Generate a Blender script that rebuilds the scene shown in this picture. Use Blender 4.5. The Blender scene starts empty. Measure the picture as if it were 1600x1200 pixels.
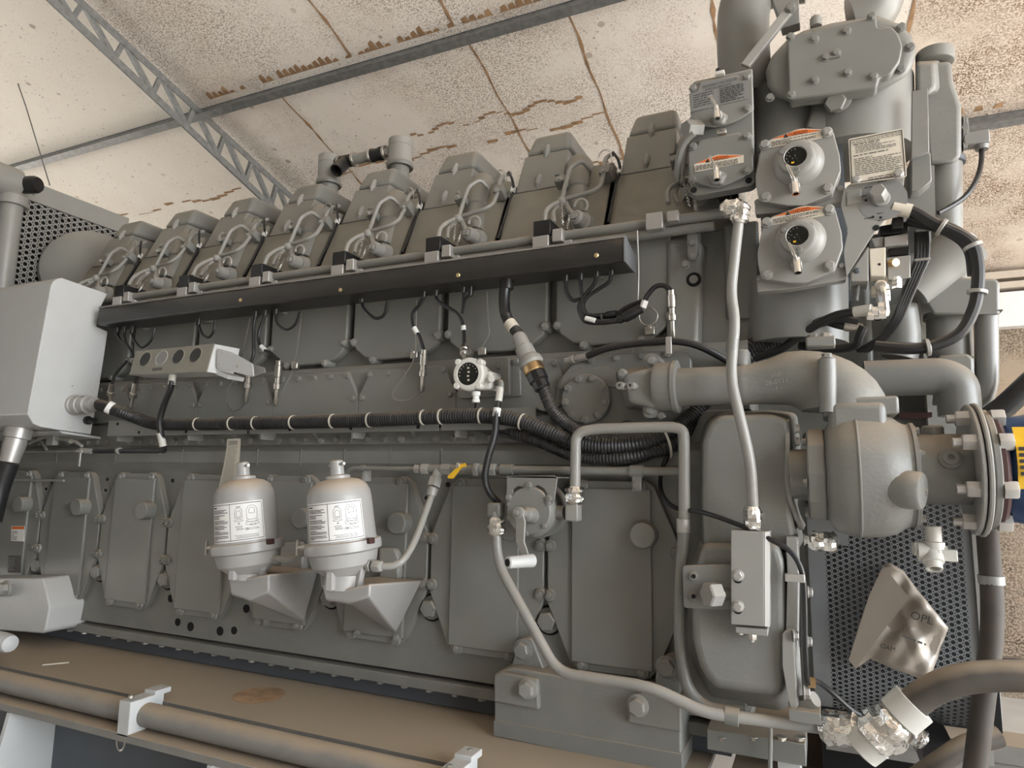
import bpy, math, random
from mathutils import Vector, Matrix, Quaternion
random.seed(7)
S = bpy.context.scene
COL = S.collection
V3 = Vector
# ---------------------------------------------------------------- camera, sky, sun, exposure
# world axes: X runs along the engine (to the right), Y goes into it, Z is up; the crankcase side is the plane Y = 0
F, DIST, EYE = 1050.0, 2.308, 1.6
AX = [V3((0.9108584, 0.41241943, 0.0157223)), V3((-0.0430019, 0.1327221, -0.99022002)), V3((-0.41047267, 0.90127413, 0.13862586))]
cd = bpy.data.cameras.new('camera'); cam = bpy.data.objects.new('camera', cd); COL.objects.link(cam)
cd.sensor_width = 36.0; cd.sensor_fit = 'HORIZONTAL'; cd.lens = F/1600*36.0; cd.clip_start = 0.05; cd.clip_end = 200
m = Matrix.Identity(4)
for i in range(3):
    m[i][0] = AX[0][i]; m[i][1] = -AX[1][i]; m[i][2] = -AX[2][i]
m.translation = V3((0, -DIST, EYE)); cam.matrix_world = m
S.camera = cam
S.view_settings.view_transform = 'Standard'; S.view_settings.look = 'None'
S.view_settings.gamma = 1.0; S.view_settings.use_curve_mapping = False
S.view_settings.exposure = 1.22
w = bpy.data.worlds.new('daylight'); S.world = w; w.use_nodes = True
nt = w.node_tree; nt.nodes.clear()
tc = nt.nodes.new('ShaderNodeTexCoord'); sx = nt.nodes.new('ShaderNodeSeparateXYZ'); nt.links.new(tc.outputs['Generated'], sx.inputs[0])
mr = nt.nodes.new('ShaderNodeMapRange'); mr.inputs[1].default_value = -0.12; mr.inputs[2].default_value = 0.12
nt.links.new(sx.outputs[2], mr.inputs[0])
mx = nt.nodes.new('ShaderNodeMix'); mx.data_type = 'RGBA'; nt.links.new(mr.outputs[0], mx.inputs[0])
mx.inputs[6].default_value = (1.0, 0.88, 0.76, 1); mx.inputs[7].default_value = (0.84, 0.92, 1.0, 1)
# the open end of the shed on the right is the brightest part of the sky, the yard behind the viewer lies in shade
bx = nt.nodes.new('ShaderNodeMapRange'); bx.interpolation_type = 'SMOOTHSTEP'; nt.links.new(sx.outputs[0], bx.inputs[0])
bx.inputs[1].default_value = -0.2; bx.inputs[2].default_value = 0.9; bx.inputs[3].default_value = 0.6; bx.inputs[4].default_value = 6.0
by = nt.nodes.new('ShaderNodeMapRange'); by.interpolation_type = 'SMOOTHSTEP'; nt.links.new(sx.outputs[1], by.inputs[0])
by.inputs[1].default_value = -0.95; by.inputs[2].default_value = -0.3; by.inputs[3].default_value = 0.45; by.inputs[4].default_value = 1.0
mm = nt.nodes.new('ShaderNodeMath'); mm.operation = 'MULTIPLY'; nt.links.new(bx.outputs[0], mm.inputs[0]); nt.links.new(by.outputs[0], mm.inputs[1])
bg = nt.nodes.new('ShaderNodeBackground'); nt.links.new(mx.outputs[2], bg.inputs[0]); nt.links.new(mm.outputs[0], bg.inputs[1])
wo = nt.nodes.new('ShaderNodeOutputWorld'); nt.links.new(bg.outputs[0], wo.inputs[0])
sd = bpy.data.lights.new('sun', 'SUN'); sd.energy = 20.0; sd.angle = math.radians(1); sd.color = (1.0, 0.96, 0.91)
sun = bpy.data.objects.new('sun', sd); COL.objects.link(sun); sun.rotation_euler = V3((0.45, -0.42, 0.8)).to_track_quat('Z', 'Y').to_euler()

# ---------------------------------------------------------------- points of the place
def ray(x, y):
    return AX[0]*(x-800) + AX[1]*(y-600) + AX[2]*F
def at(x, y, Y=0.0):
    r = ray(x, y); t = (DIST+Y)/r.y
    return V3((t*r.x, Y, EYE+t*r.z))
def atz(x, y, z):
    r = ray(x, y); t = (z-EYE)/r.z
    return V3((t*r.x, t*r.y-DIST, z))
def atx(x, y, X):
    r = ray(x, y); t = X/r.x
    return V3((X, t*r.y-DIST, EYE+t*r.z))
def aton(x, y, y0, z0, tan):
    r = ray(x, y); t = (DIST+y0+(EYE-z0)*tan)/(r.y-r.z*tan)
    return V3((t*r.x, t*r.y-DIST, EYE+t*r.z))
def mpp(p):
    "metres that one photo pixel spans at point p"
    return (p-V3((0, -DIST, EYE))).dot(AX[2])/F
XA, YA, ZA = V3((1, 0, 0)), V3((0, 1, 0)), V3((0, 0, 1))
OUT = V3((0, -1, 0))

# ---------------------------------------------------------------- mesh builder
def frame(d, up=ZA):
    d = d.normalized()
    if abs(d.dot(up)) > 0.98: up = XA if abs(d.x) < .9 else YA
    a = up.cross(d).normalized(); b = d.cross(a)
    return a, b, d
class M:
    def __init__(s): s.v = []; s.f = []
    def add(s, vs, fs):
        o = len(s.v); s.v += [V3(p) for p in vs]; s.f += [tuple(i+o for i in f) for f in fs]
    def box(s, c, sz, ax=None):
        c = V3(c); a, b, d = ax or (XA, YA, ZA)
        h = [x/2 for x in sz]
        vs = [c+a*(h[0]*i)+b*(h[1]*j)+d*(h[2]*k) for k in (-1, 1) for j in (-1, 1) for i in (-1, 1)]
        s.add(vs, [(0, 2, 3, 1), (4, 5, 7, 6), (0, 1, 5, 4), (2, 6, 7, 3), (0, 4, 6, 2), (1, 3, 7, 5)]); return s
    def bb(s, lo, hi):
        lo, hi = V3(lo), V3(hi)
        return s.box((lo+hi)/2, [abs(x) for x in hi-lo])
    def prism(s, pts, vec, pts2=None):
        n = len(pts); vec = V3(vec)
        q = pts2 or [p+vec for p in pts]
        s.add(list(pts)+list(q), [tuple(range(n-1, -1, -1)), tuple(range(n, 2*n))]+[(i, (i+1) % n, n+(i+1) % n, n+i) for i in range(n)]); return s
    def ring(s, rings, cap=True, closed=False):
        n = len(rings[0]); k = len(rings); fs = []
        for j in range(k if closed else k-1):
            a, b = j*n, ((j+1) % k)*n
            fs += [(a+i, a+(i+1) % n, b+(i+1) % n, b+i) for i in range(n)]
        if cap and not closed: fs += [tuple(range(n-1, -1, -1)), tuple(range((k-1)*n, k*n))]
        s.add([p for r in rings for p in r], fs); return s
    def lathe(s, o, d, prof, n=24, cap=True):
        a, b, d = frame(V3(d)); o = V3(o)
        return s.ring([[o+d*h+(a*math.cos(2*math.pi*i/n)+b*math.sin(2*math.pi*i/n))*max(r, 1e-5) for i in range(n)] for r, h in prof], cap)
    def cyl(s, a, b, r, n=20, r2=None):
        a, b = V3(a), V3(b); L = (b-a).length
        return s.lathe(a, b-a, [(r, 0), (r if r2 is None else r2, L)], n)
    def hexa(s, o, d, r, h, rot=0.0):
        a, b, d = frame(V3(d)); o = V3(o)
        R = lambda rr, hh: [o+d*hh+(a*math.cos(rot+i*math.pi/3)+b*math.sin(rot+i*math.pi/3))*rr for i in range(6)]
        return s.ring([R(r, 0), R(r, h*.88), R(r*.88, h)])
    def tube(s, pts, r, n=12, fil=0.0, cap=True, closed=False, step=None):
        pts = [V3(p) for p in pts]
        if fil: pts = fillet(pts, fil)
        if step: pts = resample(pts, step)
        k = len(pts); rs = r if isinstance(r, list) else [r]*k
        t0 = (pts[1]-pts[0]).normalized(); a, b, _ = frame(t0); rings = []
        for i, p in enumerate(pts):
            t = (pts[min(i+1, k-1)]-pts[max(i-1, 0)])
            t = t.normalized() if t.length > 1e-9 else t0
            q = t0.rotation_difference(t); a = q @ a; b = q @ b; t0 = t
            rings.append([p+(a*math.cos(2*math.pi*j/n)+b*math.sin(2*math.pi*j/n))*rs[i] for j in range(n)])
        return s.ring(rings, cap, closed)
    def sph(s, c, r, n=12, m_=8, sc=(1, 1, 1)):
        c = V3(c); rings = []
        for j in range(1, m_):
            t = math.pi*j/m_
            rings.append([c+V3((sc[0]*r*math.sin(t)*math.cos(2*math.pi*i/n), sc[1]*r*math.sin(t)*math.sin(2*math.pi*i/n), -sc[2]*r*math.cos(t))) for i in range(n)])
        return s.ring(rings)
    def corr(s, pts, r, pitch=0.008, n=14, amp=.1, fil=0.0):
        if fil: pts = fillet([V3(p) for p in pts], fil)
        q = resample([V3(p) for p in pts], pitch/2)
        return s.tube(q, [r if i % 2 else r*(1-amp) for i in range(len(q))], n)
def fillet(pts, rad, n=6):
    out = [pts[0]]
    for i in range(1, len(pts)-1):
        p0, p, p1 = pts[i-1], pts[i], pts[i+1]
        a, b = (p0-p), (p1-p); la, lb = a.length, b.length
        d = min(rad, la*.48, lb*.48); A = p+a.normalized()*d; B = p+b.normalized()*d
        for k in range(n+1):
            t = k/n; out.append(A*(1-t)**2+p*(2*t*(1-t))+B*t*t)
    out.append(pts[-1]); return out
def resample(pts, step):
    L = [0.0]
    for i in range(1, len(pts)): L.append(L[-1]+(pts[i]-pts[i-1]).length)
    n = max(2, int(L[-1]/step)+1); out = []; j = 0
    for k in range(n):
        d = L[-1]*k/(n-1)
        while j < len(L)-2 and L[j+1] < d: j += 1
        t = (d-L[j])/max(L[j+1]-L[j], 1e-9); out.append(pts[j].lerp(pts[j+1], min(1, t)))
    return out
def smoothpath(pts, k=8):
    "Catmull-Rom through the points"
    pts = [V3(p) for p in pts]; q = [pts[0]*2-pts[1]]+pts+[pts[-1]*2-pts[-2]]; out = []
    for i in range(1, len(q)-2):
        a, b, c, d = q[i-1], q[i], q[i+1], q[i+2]
        for j in range(k):
            t = j/k
            out.append(((b*2)+(c-a)*t+(a*2-b*5+c*4-d)*t*t+(b*3-a-c*3+d)*t**3)*.5)
    out.append(pts[-1]); return out

def rootloc(o):
    while o and o.parent: o = o.parent
    return o.matrix_world.translation.copy() if o else V3((0, 0, 0))
def setprops(o, label=None, cat=None, group=None, kind=None):
    if label: o['label'] = label
    if cat: o['category'] = cat
    if group: o['group'] = group
    if kind: o['kind'] = kind
    return o
LOC = {}
def mkmesh(name, mb, mat, off, bev=0, ang=35, seg=2):
    me = bpy.data.meshes.new(name); me.from_pydata([tuple(p-off) for p in mb.v], [], mb.f); me.update()
    me.polygons.foreach_set('use_smooth', [True]*len(me.polygons))
    me.set_sharp_from_angle(angle=math.radians(ang))
    for mm in (mat if isinstance(mat, (list, tuple)) else [mat]): me.materials.append(mm)
    return me
def bevel(o, wd, seg=2, ang=35):
    b = o.modifiers.new('edge', 'BEVEL'); b.width = wd; b.segments = seg; b.limit_method = 'ANGLE'; b.angle_limit = math.radians(ang); b.harden_normals = False
def part(name, mb, mat, parent, bev=0, ang=35, seg=2, label=None, kind=None):
    off = LOC[parent.name]
    o = bpy.data.objects.new(name, mkmesh(name, mb, mat, off, ang=ang)); COL.objects.link(o); o.parent = parent
    LOC[o.name] = off
    if bev: bevel(o, bev, seg)
    return setprops(o, label, kind=kind)
def thing(name, label, cat, loc=(0, 0, 0), group=None, kind=None):
    o = bpy.data.objects.new(name, None); COL.objects.link(o); o.location = loc; o.empty_display_size = .05
    LOC[o.name] = V3(loc)
    return setprops(o, label, cat, group, kind)
def solo(name, mb, mat, label=None, cat=None, group=None, kind=None, bev=0, ang=35, seg=2):
    xs = [p.x for p in mb.v]; ys = [p.y for p in mb.v]; zs = [p.z for p in mb.v]
    off = V3(((min(xs)+max(xs))/2, (min(ys)+max(ys))/2, min(zs)))
    o = bpy.data.objects.new(name, mkmesh(name, mb, mat, off, ang=ang)); COL.objects.link(o); o.location = off
    LOC[o.name] = off
    if bev: bevel(o, bev, seg)
    return setprops(o, label, cat, group, kind)
MESH = {}
def shared(key, mk, mat):
    k = (key, mat.name)
    if k not in MESH: MESH[k] = mkmesh(key, mk(), mat, V3((0, 0, 0)))
    return MESH[k]
def small(name, key, mk, mat, parent, pos, nrm, size, up=ZA, rot=0.0, label=None):
    "a part built along +Z at unit size, set at pos with its axis along nrm"
    o = bpy.data.objects.new(name, shared(key, mk, mat)); COL.objects.link(o); o.parent = parent
    a, b, d = frame(V3(nrm), up)
    R = Matrix((a, b, d)).transposed() @ Matrix.Rotation(rot, 3, 'Z')
    o.matrix_local = Matrix.Translation(V3(pos)-LOC[parent.name]) @ R.to_4x4() @ Matrix.Diagonal((size, size, size, 1))
    LOC[o.name] = V3(pos)
    return setprops(o, label)
def m_bolt():
    b = M(); b.lathe((0, 0, 0), ZA, [(1.3, 0), (1.3, .16), (1.15, .25)], 16); b.hexa((0, 0, .2), ZA, 1, .85)
    b.lathe((0, 0, 1.0), ZA, [(.62, 0), (.6, .08)], 12); return b
def m_socket():
    b = M(); b.lathe((0, 0, 0), ZA, [(1.35, 0), (1.35, .1), (1.0, .12), (1.0, .75), (.85, .9), (.5, .9), (.5, .3)], 16); return b
def m_round():
    b = M(); b.lathe((0, 0, 0), ZA, [(1.0, 0), (1.0, .25), (.8, .5), (.4, .62)], 14); return b
def bolt(parent, pos, nrm=OUT, r=.011, mat=None, kind='bolt', name='bolt', label=None):
    mk = {'bolt': m_bolt, 'socket': m_socket, 'round': m_round}[kind]
    return small(name, kind+'_head', mk, mat or MT['paint'], parent, pos, nrm, r, rot=random.uniform(0, 1.0), label=label)
def poly(M_, pxs, Y0, Y1):
    "a plate traced at plane Y0 and extruded straight in to Y1"
    return M_.prism([at(x, y, Y0) for x, y in pxs], (0, Y1-Y0, 0))
def rpoly(pts, rad, n=4):
    "round the corners of a closed polygon of vectors"
    out = []; k = len(pts)
    for i in range(k):
        p0, p, p1 = pts[i-1], pts[i], pts[(i+1) % k]; a, b = p0-p, p1-p
        d = min(rad, a.length*.45, b.length*.45); A = p+a.normalized()*d; B = p+b.normalized()*d
        for j in range(n+1):
            t = j/n; out.append(A*(1-t)**2+p*(2*t*(1-t))+B*t*t)
    return out
def text(name, s, mat, parent, pos, xd, yd, size, depth=.0006, align='CENTER', width=None):
    cu = bpy.data.curves.new('t', 'FONT'); cu.body = s; cu.size = 1.0; cu.align_x = align; cu.align_y = 'CENTER'; cu.extrude = 0
    to = bpy.data.objects.new('t', cu); COL.objects.link(to); dg = bpy.context.evaluated_depsgraph_get(); dg.update()
    me0 = bpy.data.meshes.new_from_object(to.evaluated_get(dg))
    xd = V3(xd).normalized(); yd = V3(yd).normalized(); nn = xd.cross(yd)
    k = size
    wx = [v.co.x for v in me0.vertices] or [0, 1]
    kx = k if not width else width/max(max(wx)-min(wx), 1e-6)
    b = M(); b.add([V3(pos)+xd*(v.co.x*kx)+yd*(v.co.y*k)+nn*depth for v in me0.vertices], [tuple(p.vertices) for p in me0.polygons])
    bpy.data.objects.remove(to); bpy.data.curves.remove(cu); bpy.data.meshes.remove(me0)
    return part(name, b, mat, parent)
def textlines(b, o, xd, yd, wd, ht, n, rnd, fill=.9, thick=.45):
    "rows of tiny illegible words as flat ink strips; o is the top left corner"
    xd = V3(xd).normalized(); yd = V3(yd).normalized(); nn = xd.cross(yd); st = ht/n
    for i in range(n):
        y = -(i+.5)*st; x = 0; end = wd*(fill if rnd.random() < .75 else rnd.uniform(.35, fill))
        while x < end:
            l = min(rnd.uniform(.5, 2.2)*st*1.4, end-x); h = st*thick/2
            b.add([o+xd*x+yd*(y-h), o+xd*(x+l)+yd*(y-h), o+xd*(x+l)+yd*(y+h), o+xd*x+yd*(y+h)], [(0, 1, 2, 3)])
            x += l+st*.45
    return b

# ---------------------------------------------------------------- materials
MT = {}
def mat(name, col, rough=.5, metal=0.0, noise=.08, nscale=9.0, dust=0.0, bump=0.0, bscale=120.0, spec=.5, dustcol=(.33, .262, .19), coat=0.0):
    mt = bpy.data.materials.new(name); mt.use_nodes = True; n = mt.node_tree.nodes; l = mt.node_tree.links
    bs = n['Principled BSDF']; bs.inputs['Roughness'].default_value = rough; bs.inputs['Metallic'].default_value = metal
    bs.inputs['Specular IOR Level'].default_value = spec
    tc = n.new('ShaderNodeTexCoord'); nz = n.new('ShaderNodeTexNoise'); nz.inputs['Scale'].default_value = nscale; nz.inputs['Detail'].default_value = 4
    g = n.new('ShaderNodeNewGeometry'); l.new(g.outputs['Position'], nz.inputs['Vector'])
    r = n.new('ShaderNodeMapRange'); r.inputs[1].default_value = .3; r.inputs[2].default_value = .7; r.inputs[3].default_value = 1-noise; r.inputs[4].default_value = 1+noise
    l.new(nz.outputs[0], r.inputs[0])
    mu = n.new('ShaderNodeMix'); mu.data_type = 'RGBA'; mu.blend_type = 'MULTIPLY'; mu.inputs[0].default_value = 1
    mu.inputs[6].default_value = (*col, 1); l.new(r.outputs[0], mu.inputs[7]); cur = mu.outputs[2]
    if dust:
        sp = n.new('ShaderNodeSeparateXYZ'); l.new(g.outputs['Normal'], sp.inputs[0])
        a = n.new('ShaderNodeMath'); a.operation = 'MULTIPLY_ADD'; l.new(nz.outputs[0], a.inputs[0]); a.inputs[1].default_value = .5; l.new(sp.outputs[2], a.inputs[2])
        q = n.new('ShaderNodeMapRange'); q.inputs[1].default_value = .55; q.inputs[2].default_value = 1.15; q.inputs[3].default_value = 0; q.inputs[4].default_value = dust
        l.new(a.outputs[0], q.inputs[0])
        dm = n.new('ShaderNodeMix'); dm.data_type = 'RGBA'; l.new(q.outputs[0], dm.inputs[0]); l.new(cur, dm.inputs[6]); dm.inputs[7].default_value = (*dustcol, 1); cur = dm.outputs[2]
        rr = n.new('ShaderNodeMapRange'); rr.inputs[3].default_value = rough; rr.inputs[4].default_value = .95; l.new(q.outputs[0], rr.inputs[0]); l.new(rr.outputs[0], bs.inputs['Roughness'])
    l.new(cur, bs.inputs['Base Color'])
    if bump:
        b2 = n.new('ShaderNodeTexNoise'); b2.inputs['Scale'].default_value = bscale; b2.inputs['Detail'].default_value = 3; l.new(g.outputs['Position'], b2.inputs['Vector'])
        bu = n.new('ShaderNodeBump'); bu.inputs['Strength'].default_value = bump; bu.inputs['Distance'].default_value = .004; l.new(b2.outputs[0], bu.inputs['Height']); l.new(bu.outputs[0], bs.inputs['Normal'])
    if coat: bs.inputs['Coat Weight'].default_value = coat
    MT[name] = mt; return mt
mat('paint', (.19, .191, .178), .36, noise=.05, dust=.75, nscale=6)
mat('paint_cast', (.192, .193, .18), .4, noise=.07, dust=.65, bump=.25, bscale=90)
mat('paint_block', (.185, .186, .174), .4, noise=.07, dust=.22, bump=.25, bscale=90)
mat('paint_pale', (.265, .262, .245), .35, noise=.04, dust=.5)
mat('paint_white', (.47, .48, .475), .4, noise=.03, dust=.3)
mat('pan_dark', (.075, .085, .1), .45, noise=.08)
mat('skid', (.2, .19, .175), .5, noise=.1, dust=1.0, bump=.15, dustcol=(.34, .27, .195))
mat('black', (.012, .012, .013), .35, noise=.1)
mat('tray_black', (.02, .019, .018), .32, noise=.15, dust=.9, dustcol=(.3, .22, .15))
mat('rubber', (.014, .014, .015), .45, noise=.15, dust=.35)
mat('rubber_dusty', (.06, .05, .04), .7, noise=.25, dust=.9)
mat('zinc', (.62, .6, .56), .32, metal=1, noise=.1)
mat('chrome', (.78, .77, .74), .16, metal=1, noise=.08)
mat('foil', (.8, .79, .76), .2, metal=1, noise=.1, bump=1.0, bscale=70)
mat('brass', (.55, .38, .2), .35, metal=1, noise=.1)
mat('gold_screw', (.75, .6, .33), .3, metal=1)
mat('yellow', (.72, .43, .02), .4)
mat('blue', (.012, .05, .15), .35, noise=.15, coat=.3)
mat('maroon', (.05, .02, .018), .5)
mat('orange', (.62, .13, .015), .5)
mat('filter_paint', (.33, .325, .315), .32, noise=.04, dust=.9, dustcol=(.42, .33, .24), bump=.08, bscale=300)
mat('label_white', (.72, .72, .7), .5, noise=.02)
mat('label_cream', (.6, .55, .46), .5, noise=.03)
mat('label_grey', (.2, .2, .195), .45, noise=.03)
mat('paper_tag', (.48, .45, .38), .8, noise=.06)
mat('ink', (.02, .02, .02), .7)
mat('ink_grey', (.09, .085, .08), .7)
mat('galv', (.2, .205, .205), .5, metal=.4, noise=.2, nscale=30)
mat('steel_plate', (.25, .25, .24), .45, metal=.3, noise=.1)
mat('guard', (.2, .208, .22), .4, metal=.2, noise=.08)
mat('gauge_glass', (.012, .013, .011), .3, spec=.3)
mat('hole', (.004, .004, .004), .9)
mat('olive', (.2, .188, .155), .35, noise=.06, dust=.4)
mat('alu', (.42, .41, .39), .4, metal=.5, noise=.05)
mat('cream_plastic', (.55, .54, .5), .45)
mat('wire_steel', (.45, .44, .42), .35, metal=1)
mat('ceiling_edge', (.5, .44, .37), .8)
def plastic_bag():
    mt = bpy.data.materials.new('plastic_bag'); mt.use_nodes = True; n = mt.node_tree.nodes; l = mt.node_tree.links
    bs = n['Principled BSDF']; bs.inputs['Base Color'].default_value = (.36, .31, .26, 1); bs.inputs['Roughness'].default_value = .42
    bs.inputs['Alpha'].default_value = .86; bs.inputs['Transmission Weight'].default_value = .12
    MT['bag'] = mt
plastic_bag()
def board(name, base, dirt, seed, big, fine, fsc=105):
    "white boards with mould specks, runs and brown dust"
    mt = bpy.data.materials.new(name); mt.use_nodes = True; n = mt.node_tree.nodes; l = mt.node_tree.links
    bs = n['Principled BSDF']; bs.inputs['Roughness'].default_value = .8
    g = n.new('ShaderNodeNewGeometry'); mp = n.new('ShaderNodeMapping'); mp.inputs['Location'].default_value = (seed, seed*2, 0); l.new(g.outputs['Position'], mp.inputs[0])
    def noise(sc, det=5, rough=.6):
        z = n.new('ShaderNodeTexNoise'); z.inputs['Scale'].default_value = sc; z.inputs['Detail'].default_value = det; z.inputs['Roughness'].default_value = rough; l.new(mp.outputs[0], z.inputs['Vector']); return z.outputs[0]
    def rng(s, a, b, lo=0, hi=1):
        r = n.new('ShaderNodeMapRange'); r.inputs[1].default_value = a; r.inputs[2].default_value = b; r.inputs[3].default_value = lo; r.inputs[4].default_value = hi; l.new(s, r.inputs[0]); return r.outputs[0]
    def math_(op, a, b):
        q = n.new('ShaderNodeMath'); q.operation = op
        for i, x in enumerate((a, b)):
            if isinstance(x, (int, float)): q.inputs[i].default_value = x
            else: l.new(x, q.inputs[i])
        return q.outputs[0]
    def spots(sc, r0, r1):
        v = n.new('ShaderNodeTexVoronoi'); v.inputs['Scale'].default_value = sc; v.inputs['Randomness'].default_value = 1; l.new(mp.outputs[0], v.inputs['Vector'])
        sep = n.new('ShaderNodeSeparateColor'); l.new(v.outputs['Color'], sep.inputs[0])
        rad = rng(sep.outputs[0], .35, 1.0, 0, r1)
        return math_('LESS_THAN', v.outputs['Distance'], rad)
    patch = rng(noise(1.1, 6, .65), .42, .6)
    sp = math_('MAXIMUM', math_('MAXIMUM', spots(7, 0, .17), spots(24, 0, .2)), spots(45, 0, .22))
    sp = math_('MULTIPLY', sp, rng(noise(2.3), .35, .6, .15, .85))
    fn = math_('MULTIPLY', rng(noise(fsc, 2, .6), .53-.03*fine, .6-.03*fine), patch)
    tot = math_('MAXIMUM', math_('MULTIPLY', fn, .75*big), math_('MULTIPLY', sp, .8))
    wash = math_('MULTIPLY', rng(noise(1.3, 6), .48, .78), .45*big)
    m1 = n.new('ShaderNodeMix'); m1.data_type = 'RGBA'; l.new(wash, m1.inputs[0]); m1.inputs[6].default_value = (*base, 1); m1.inputs[7].default_value = (.47, .33, .22, 1)
    m2 = n.new('ShaderNodeMix'); m2.data_type = 'RGBA'; l.new(tot, m2.inputs[0]); l.new(m1.outputs[2], m2.inputs[6]); m2.inputs[7].default_value = (*dirt, 1)
    l.new(m2.outputs[2], bs.inputs['Base Color']); MT[name] = mt; return mt
board('ceiling_clean', (.86, .81, .73), (.3, .24, .19), 3.1, .25, .2)
board('ceiling_dirty', (.86, .81, .75), (.2, .125, .08), 8.3, .85, 1.1)
board('ceiling_brown', (.68, .6, .52), (.2, .13, .085), 5.1, 1.5, 2.2)
board('wall_dirty', (.3, .24, .18), (.07, .05, .03), 1.7, 1.4, 2.4, 60)
mat('stain', (.36, .22, .12), .9, noise=.3, nscale=14)
mat('wall_front', (.27, .255, .235), .9)
mat('sand', (.45, .43, .4), .9, noise=.15, nscale=2)
# ---------------------------------------------------------------- the shed
RZ, RS = 4.48, -.27                       # roof height over the crankcase side and its fall towards the back wall
def roofz(y): return RZ+RS*y
def on_roof(x, y, dz=0.0):
    r = ray(x, y); t = (RZ+dz-EYE+RS*-DIST)/(r.z-RS*r.y)
    return V3((t*r.x, t*r.y-DIST, EYE+t*r.z))
TRX = -4.0                                # the truss stands over this X
def slab(x0, x1, y0, y1, t=.06):
    b = M(); b.prism([V3((x0, y0, roofz(y0))), V3((x1, y0, roofz(y0))), V3((x1, y1, roofz(y1))), V3((x0, y1, roofz(y1)))], (0, 0, t)); return b
setprops(solo('ceiling_clean_bay', slab(-9, TRX, -9, 4.2), MT['ceiling_clean']), 'cleaner cream ceiling boards beyond the roof truss', 'ceiling', kind='structure').name = 'ceiling'
setprops(solo('ceiling', slab(TRX, .55, -9, 4.2), MT['ceiling_dirty']), 'speckled dirty white ceiling boards over the engine', 'ceiling', kind='structure')
solo('ceiling', slab(.55, 7.5, -9, 4.2), MT['ceiling_brown'], 'brown stained ceiling boards right of the filter tower', 'ceiling', kind='structure')
b = M().bb((-16, 4.2, 0), (9, 4.32, roofz(4.2)+.06))
solo('wall_back', b, MT['wall_dirty'], 'brown stained back wall behind the engine', 'wall', kind='structure')
b = M().bb((-9, -4.9, 0), (5.2, -4.8, roofz(-4.8)))  # guessed wall out of view, added to cut daylight from the front
solo('wall_front', b, MT['wall_front'], 'shaded side wall of the shed behind the viewer', 'wall', kind='structure')
b = M().bb((-30, -14, -.1), (30, 12, 0))
solo('floor', b, MT['sand'], 'dusty sand coloured ground of the shed', 'floor', kind='structure')
# timber trim where roof and wall meet
b = M()
p0 = at(1490, 428, 4.12); 
b.bb((-2, 4.1, p0.z-.08), (6, 4.2, p0.z-.02)); b.bb((-2, 4.06, p0.z-.17), (6, 4.2, p0.z-.12))
solo('trim_1', b, MT['ceiling_edge'], 'pale timber battens along the top of the back wall', 'trim', kind='structure')
b = M().bb((1.3, 4.08, p0.z-.48), (6, 4.2, p0.z-.2))
solo('trim_2', b, MT['label_white'], 'white painted strip on the back wall under the battens', 'trim', kind='structure')
# seams and drips of brown dirt along the board joints
b = M()
for X, y0, y1 in ((-1.82, .95, 2.3), (-1.18, .95, 2.3), (-.42, .95, 2.3), (-2.6, -.6, .85), (-1.85, -.6, .85), (-.9, -1, .85), (-3.3, .95, 2.3), (.55, .95, 2.3)):
    n = 22; pts = []; q = []
    for i in range(n+1):
        y = y0+(y1-y0)*i/n; wv = .004+.011*abs(math.sin(i*1.7+X*5))*random.random(); c = X+.006*math.sin(i*.9+X)
        pts.append(V3((c-wv, y, roofz(y)-.003))); q.append(V3((c+wv, y, roofz(y)-.003)))
    for i in range(n): b.add([pts[i], q[i], q[i+1], pts[i+1]], [(0, 1, 2, 3)])
for y, x0, x1 in ((1.75, -3.6, -1.2), (1.55, -2.6, -1.2), (2.15, -2.0, .1), (1.72, -7.5, -4.4)):
    n = 30
    for i in range(n):
        if random.random() < .2: continue
        xa = x0+(x1-x0)*i/n; wv = .003+.015*random.random()
        yy = y+.03*math.sin(i*.8)
        b.add([V3((xa, yy-wv, roofz(yy-wv)-.003)), V3((xa+(x1-x0)/n*1.05, yy-wv*.7, roofz(yy-wv*.7)-.003)), V3((xa+(x1-x0)/n*1.05, yy+wv*.7, roofz(yy+wv*.7)-.003)), V3((xa, yy+wv, roofz(yy+wv)-.003))], [(0, 1, 2, 3)])
rg = random.Random(2)
for y in (.91, 2.37):
    n = 130
    for i in range(n):
        x = -3.9+6.5*i/n; 
        for sgn in (-1, 1):
            wv = .02+.05*rg.random() if sgn < 0 else .01+.03*rg.random(); y0 = y+sgn*.05
            if rg.random() < .75: b.add([V3((x, y0, roofz(y0)-.002)), V3((x+6.5/n, y0, roofz(y0)-.002)), V3((x+6.5/n*.8, y0+sgn*wv, roofz(y0+sgn*wv)-.002)), V3((x+.01, y0+sgn*wv*.8, roofz(y0+sgn*wv*.8)-.002))], [(0, 1, 2, 3)])
solo('trim_3', b, MT['stain'], 'brown dirt lines along the joints of the ceiling boards', 'ceiling joint', kind='structure')
# steel purlins
def purlin(y, x0, x1, label):
    b = M(); z = roofz(y)
    ax = (XA, V3((0, 1, RS)).normalized(), V3((0, -RS, 1)).normalized())
    b.box(((x0+x1)/2, y, z-.045), (x1-x0, .012, .09), ax); b.box(((x0+x1)/2, y-.03, z-.086), (x1-x0, .06, .008), ax); b.box(((x0+x1)/2, y+.03, z-.004), (x1-x0, .06, .008), ax)
    solo('roof_purlin', b, MT['galv'], label, 'purlin', 'steel purlins under the ceiling')
purlin(.91, -9, 7.5, 'long steel purlin crossing behind the roof truss near the top')
purlin(2.37, -9, 7.5, 'steel purlin farther back, seen right of the filter tower')
purlin(-.55, -9, -5, 'steel purlin nearest the viewer high above the radiator')
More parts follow.
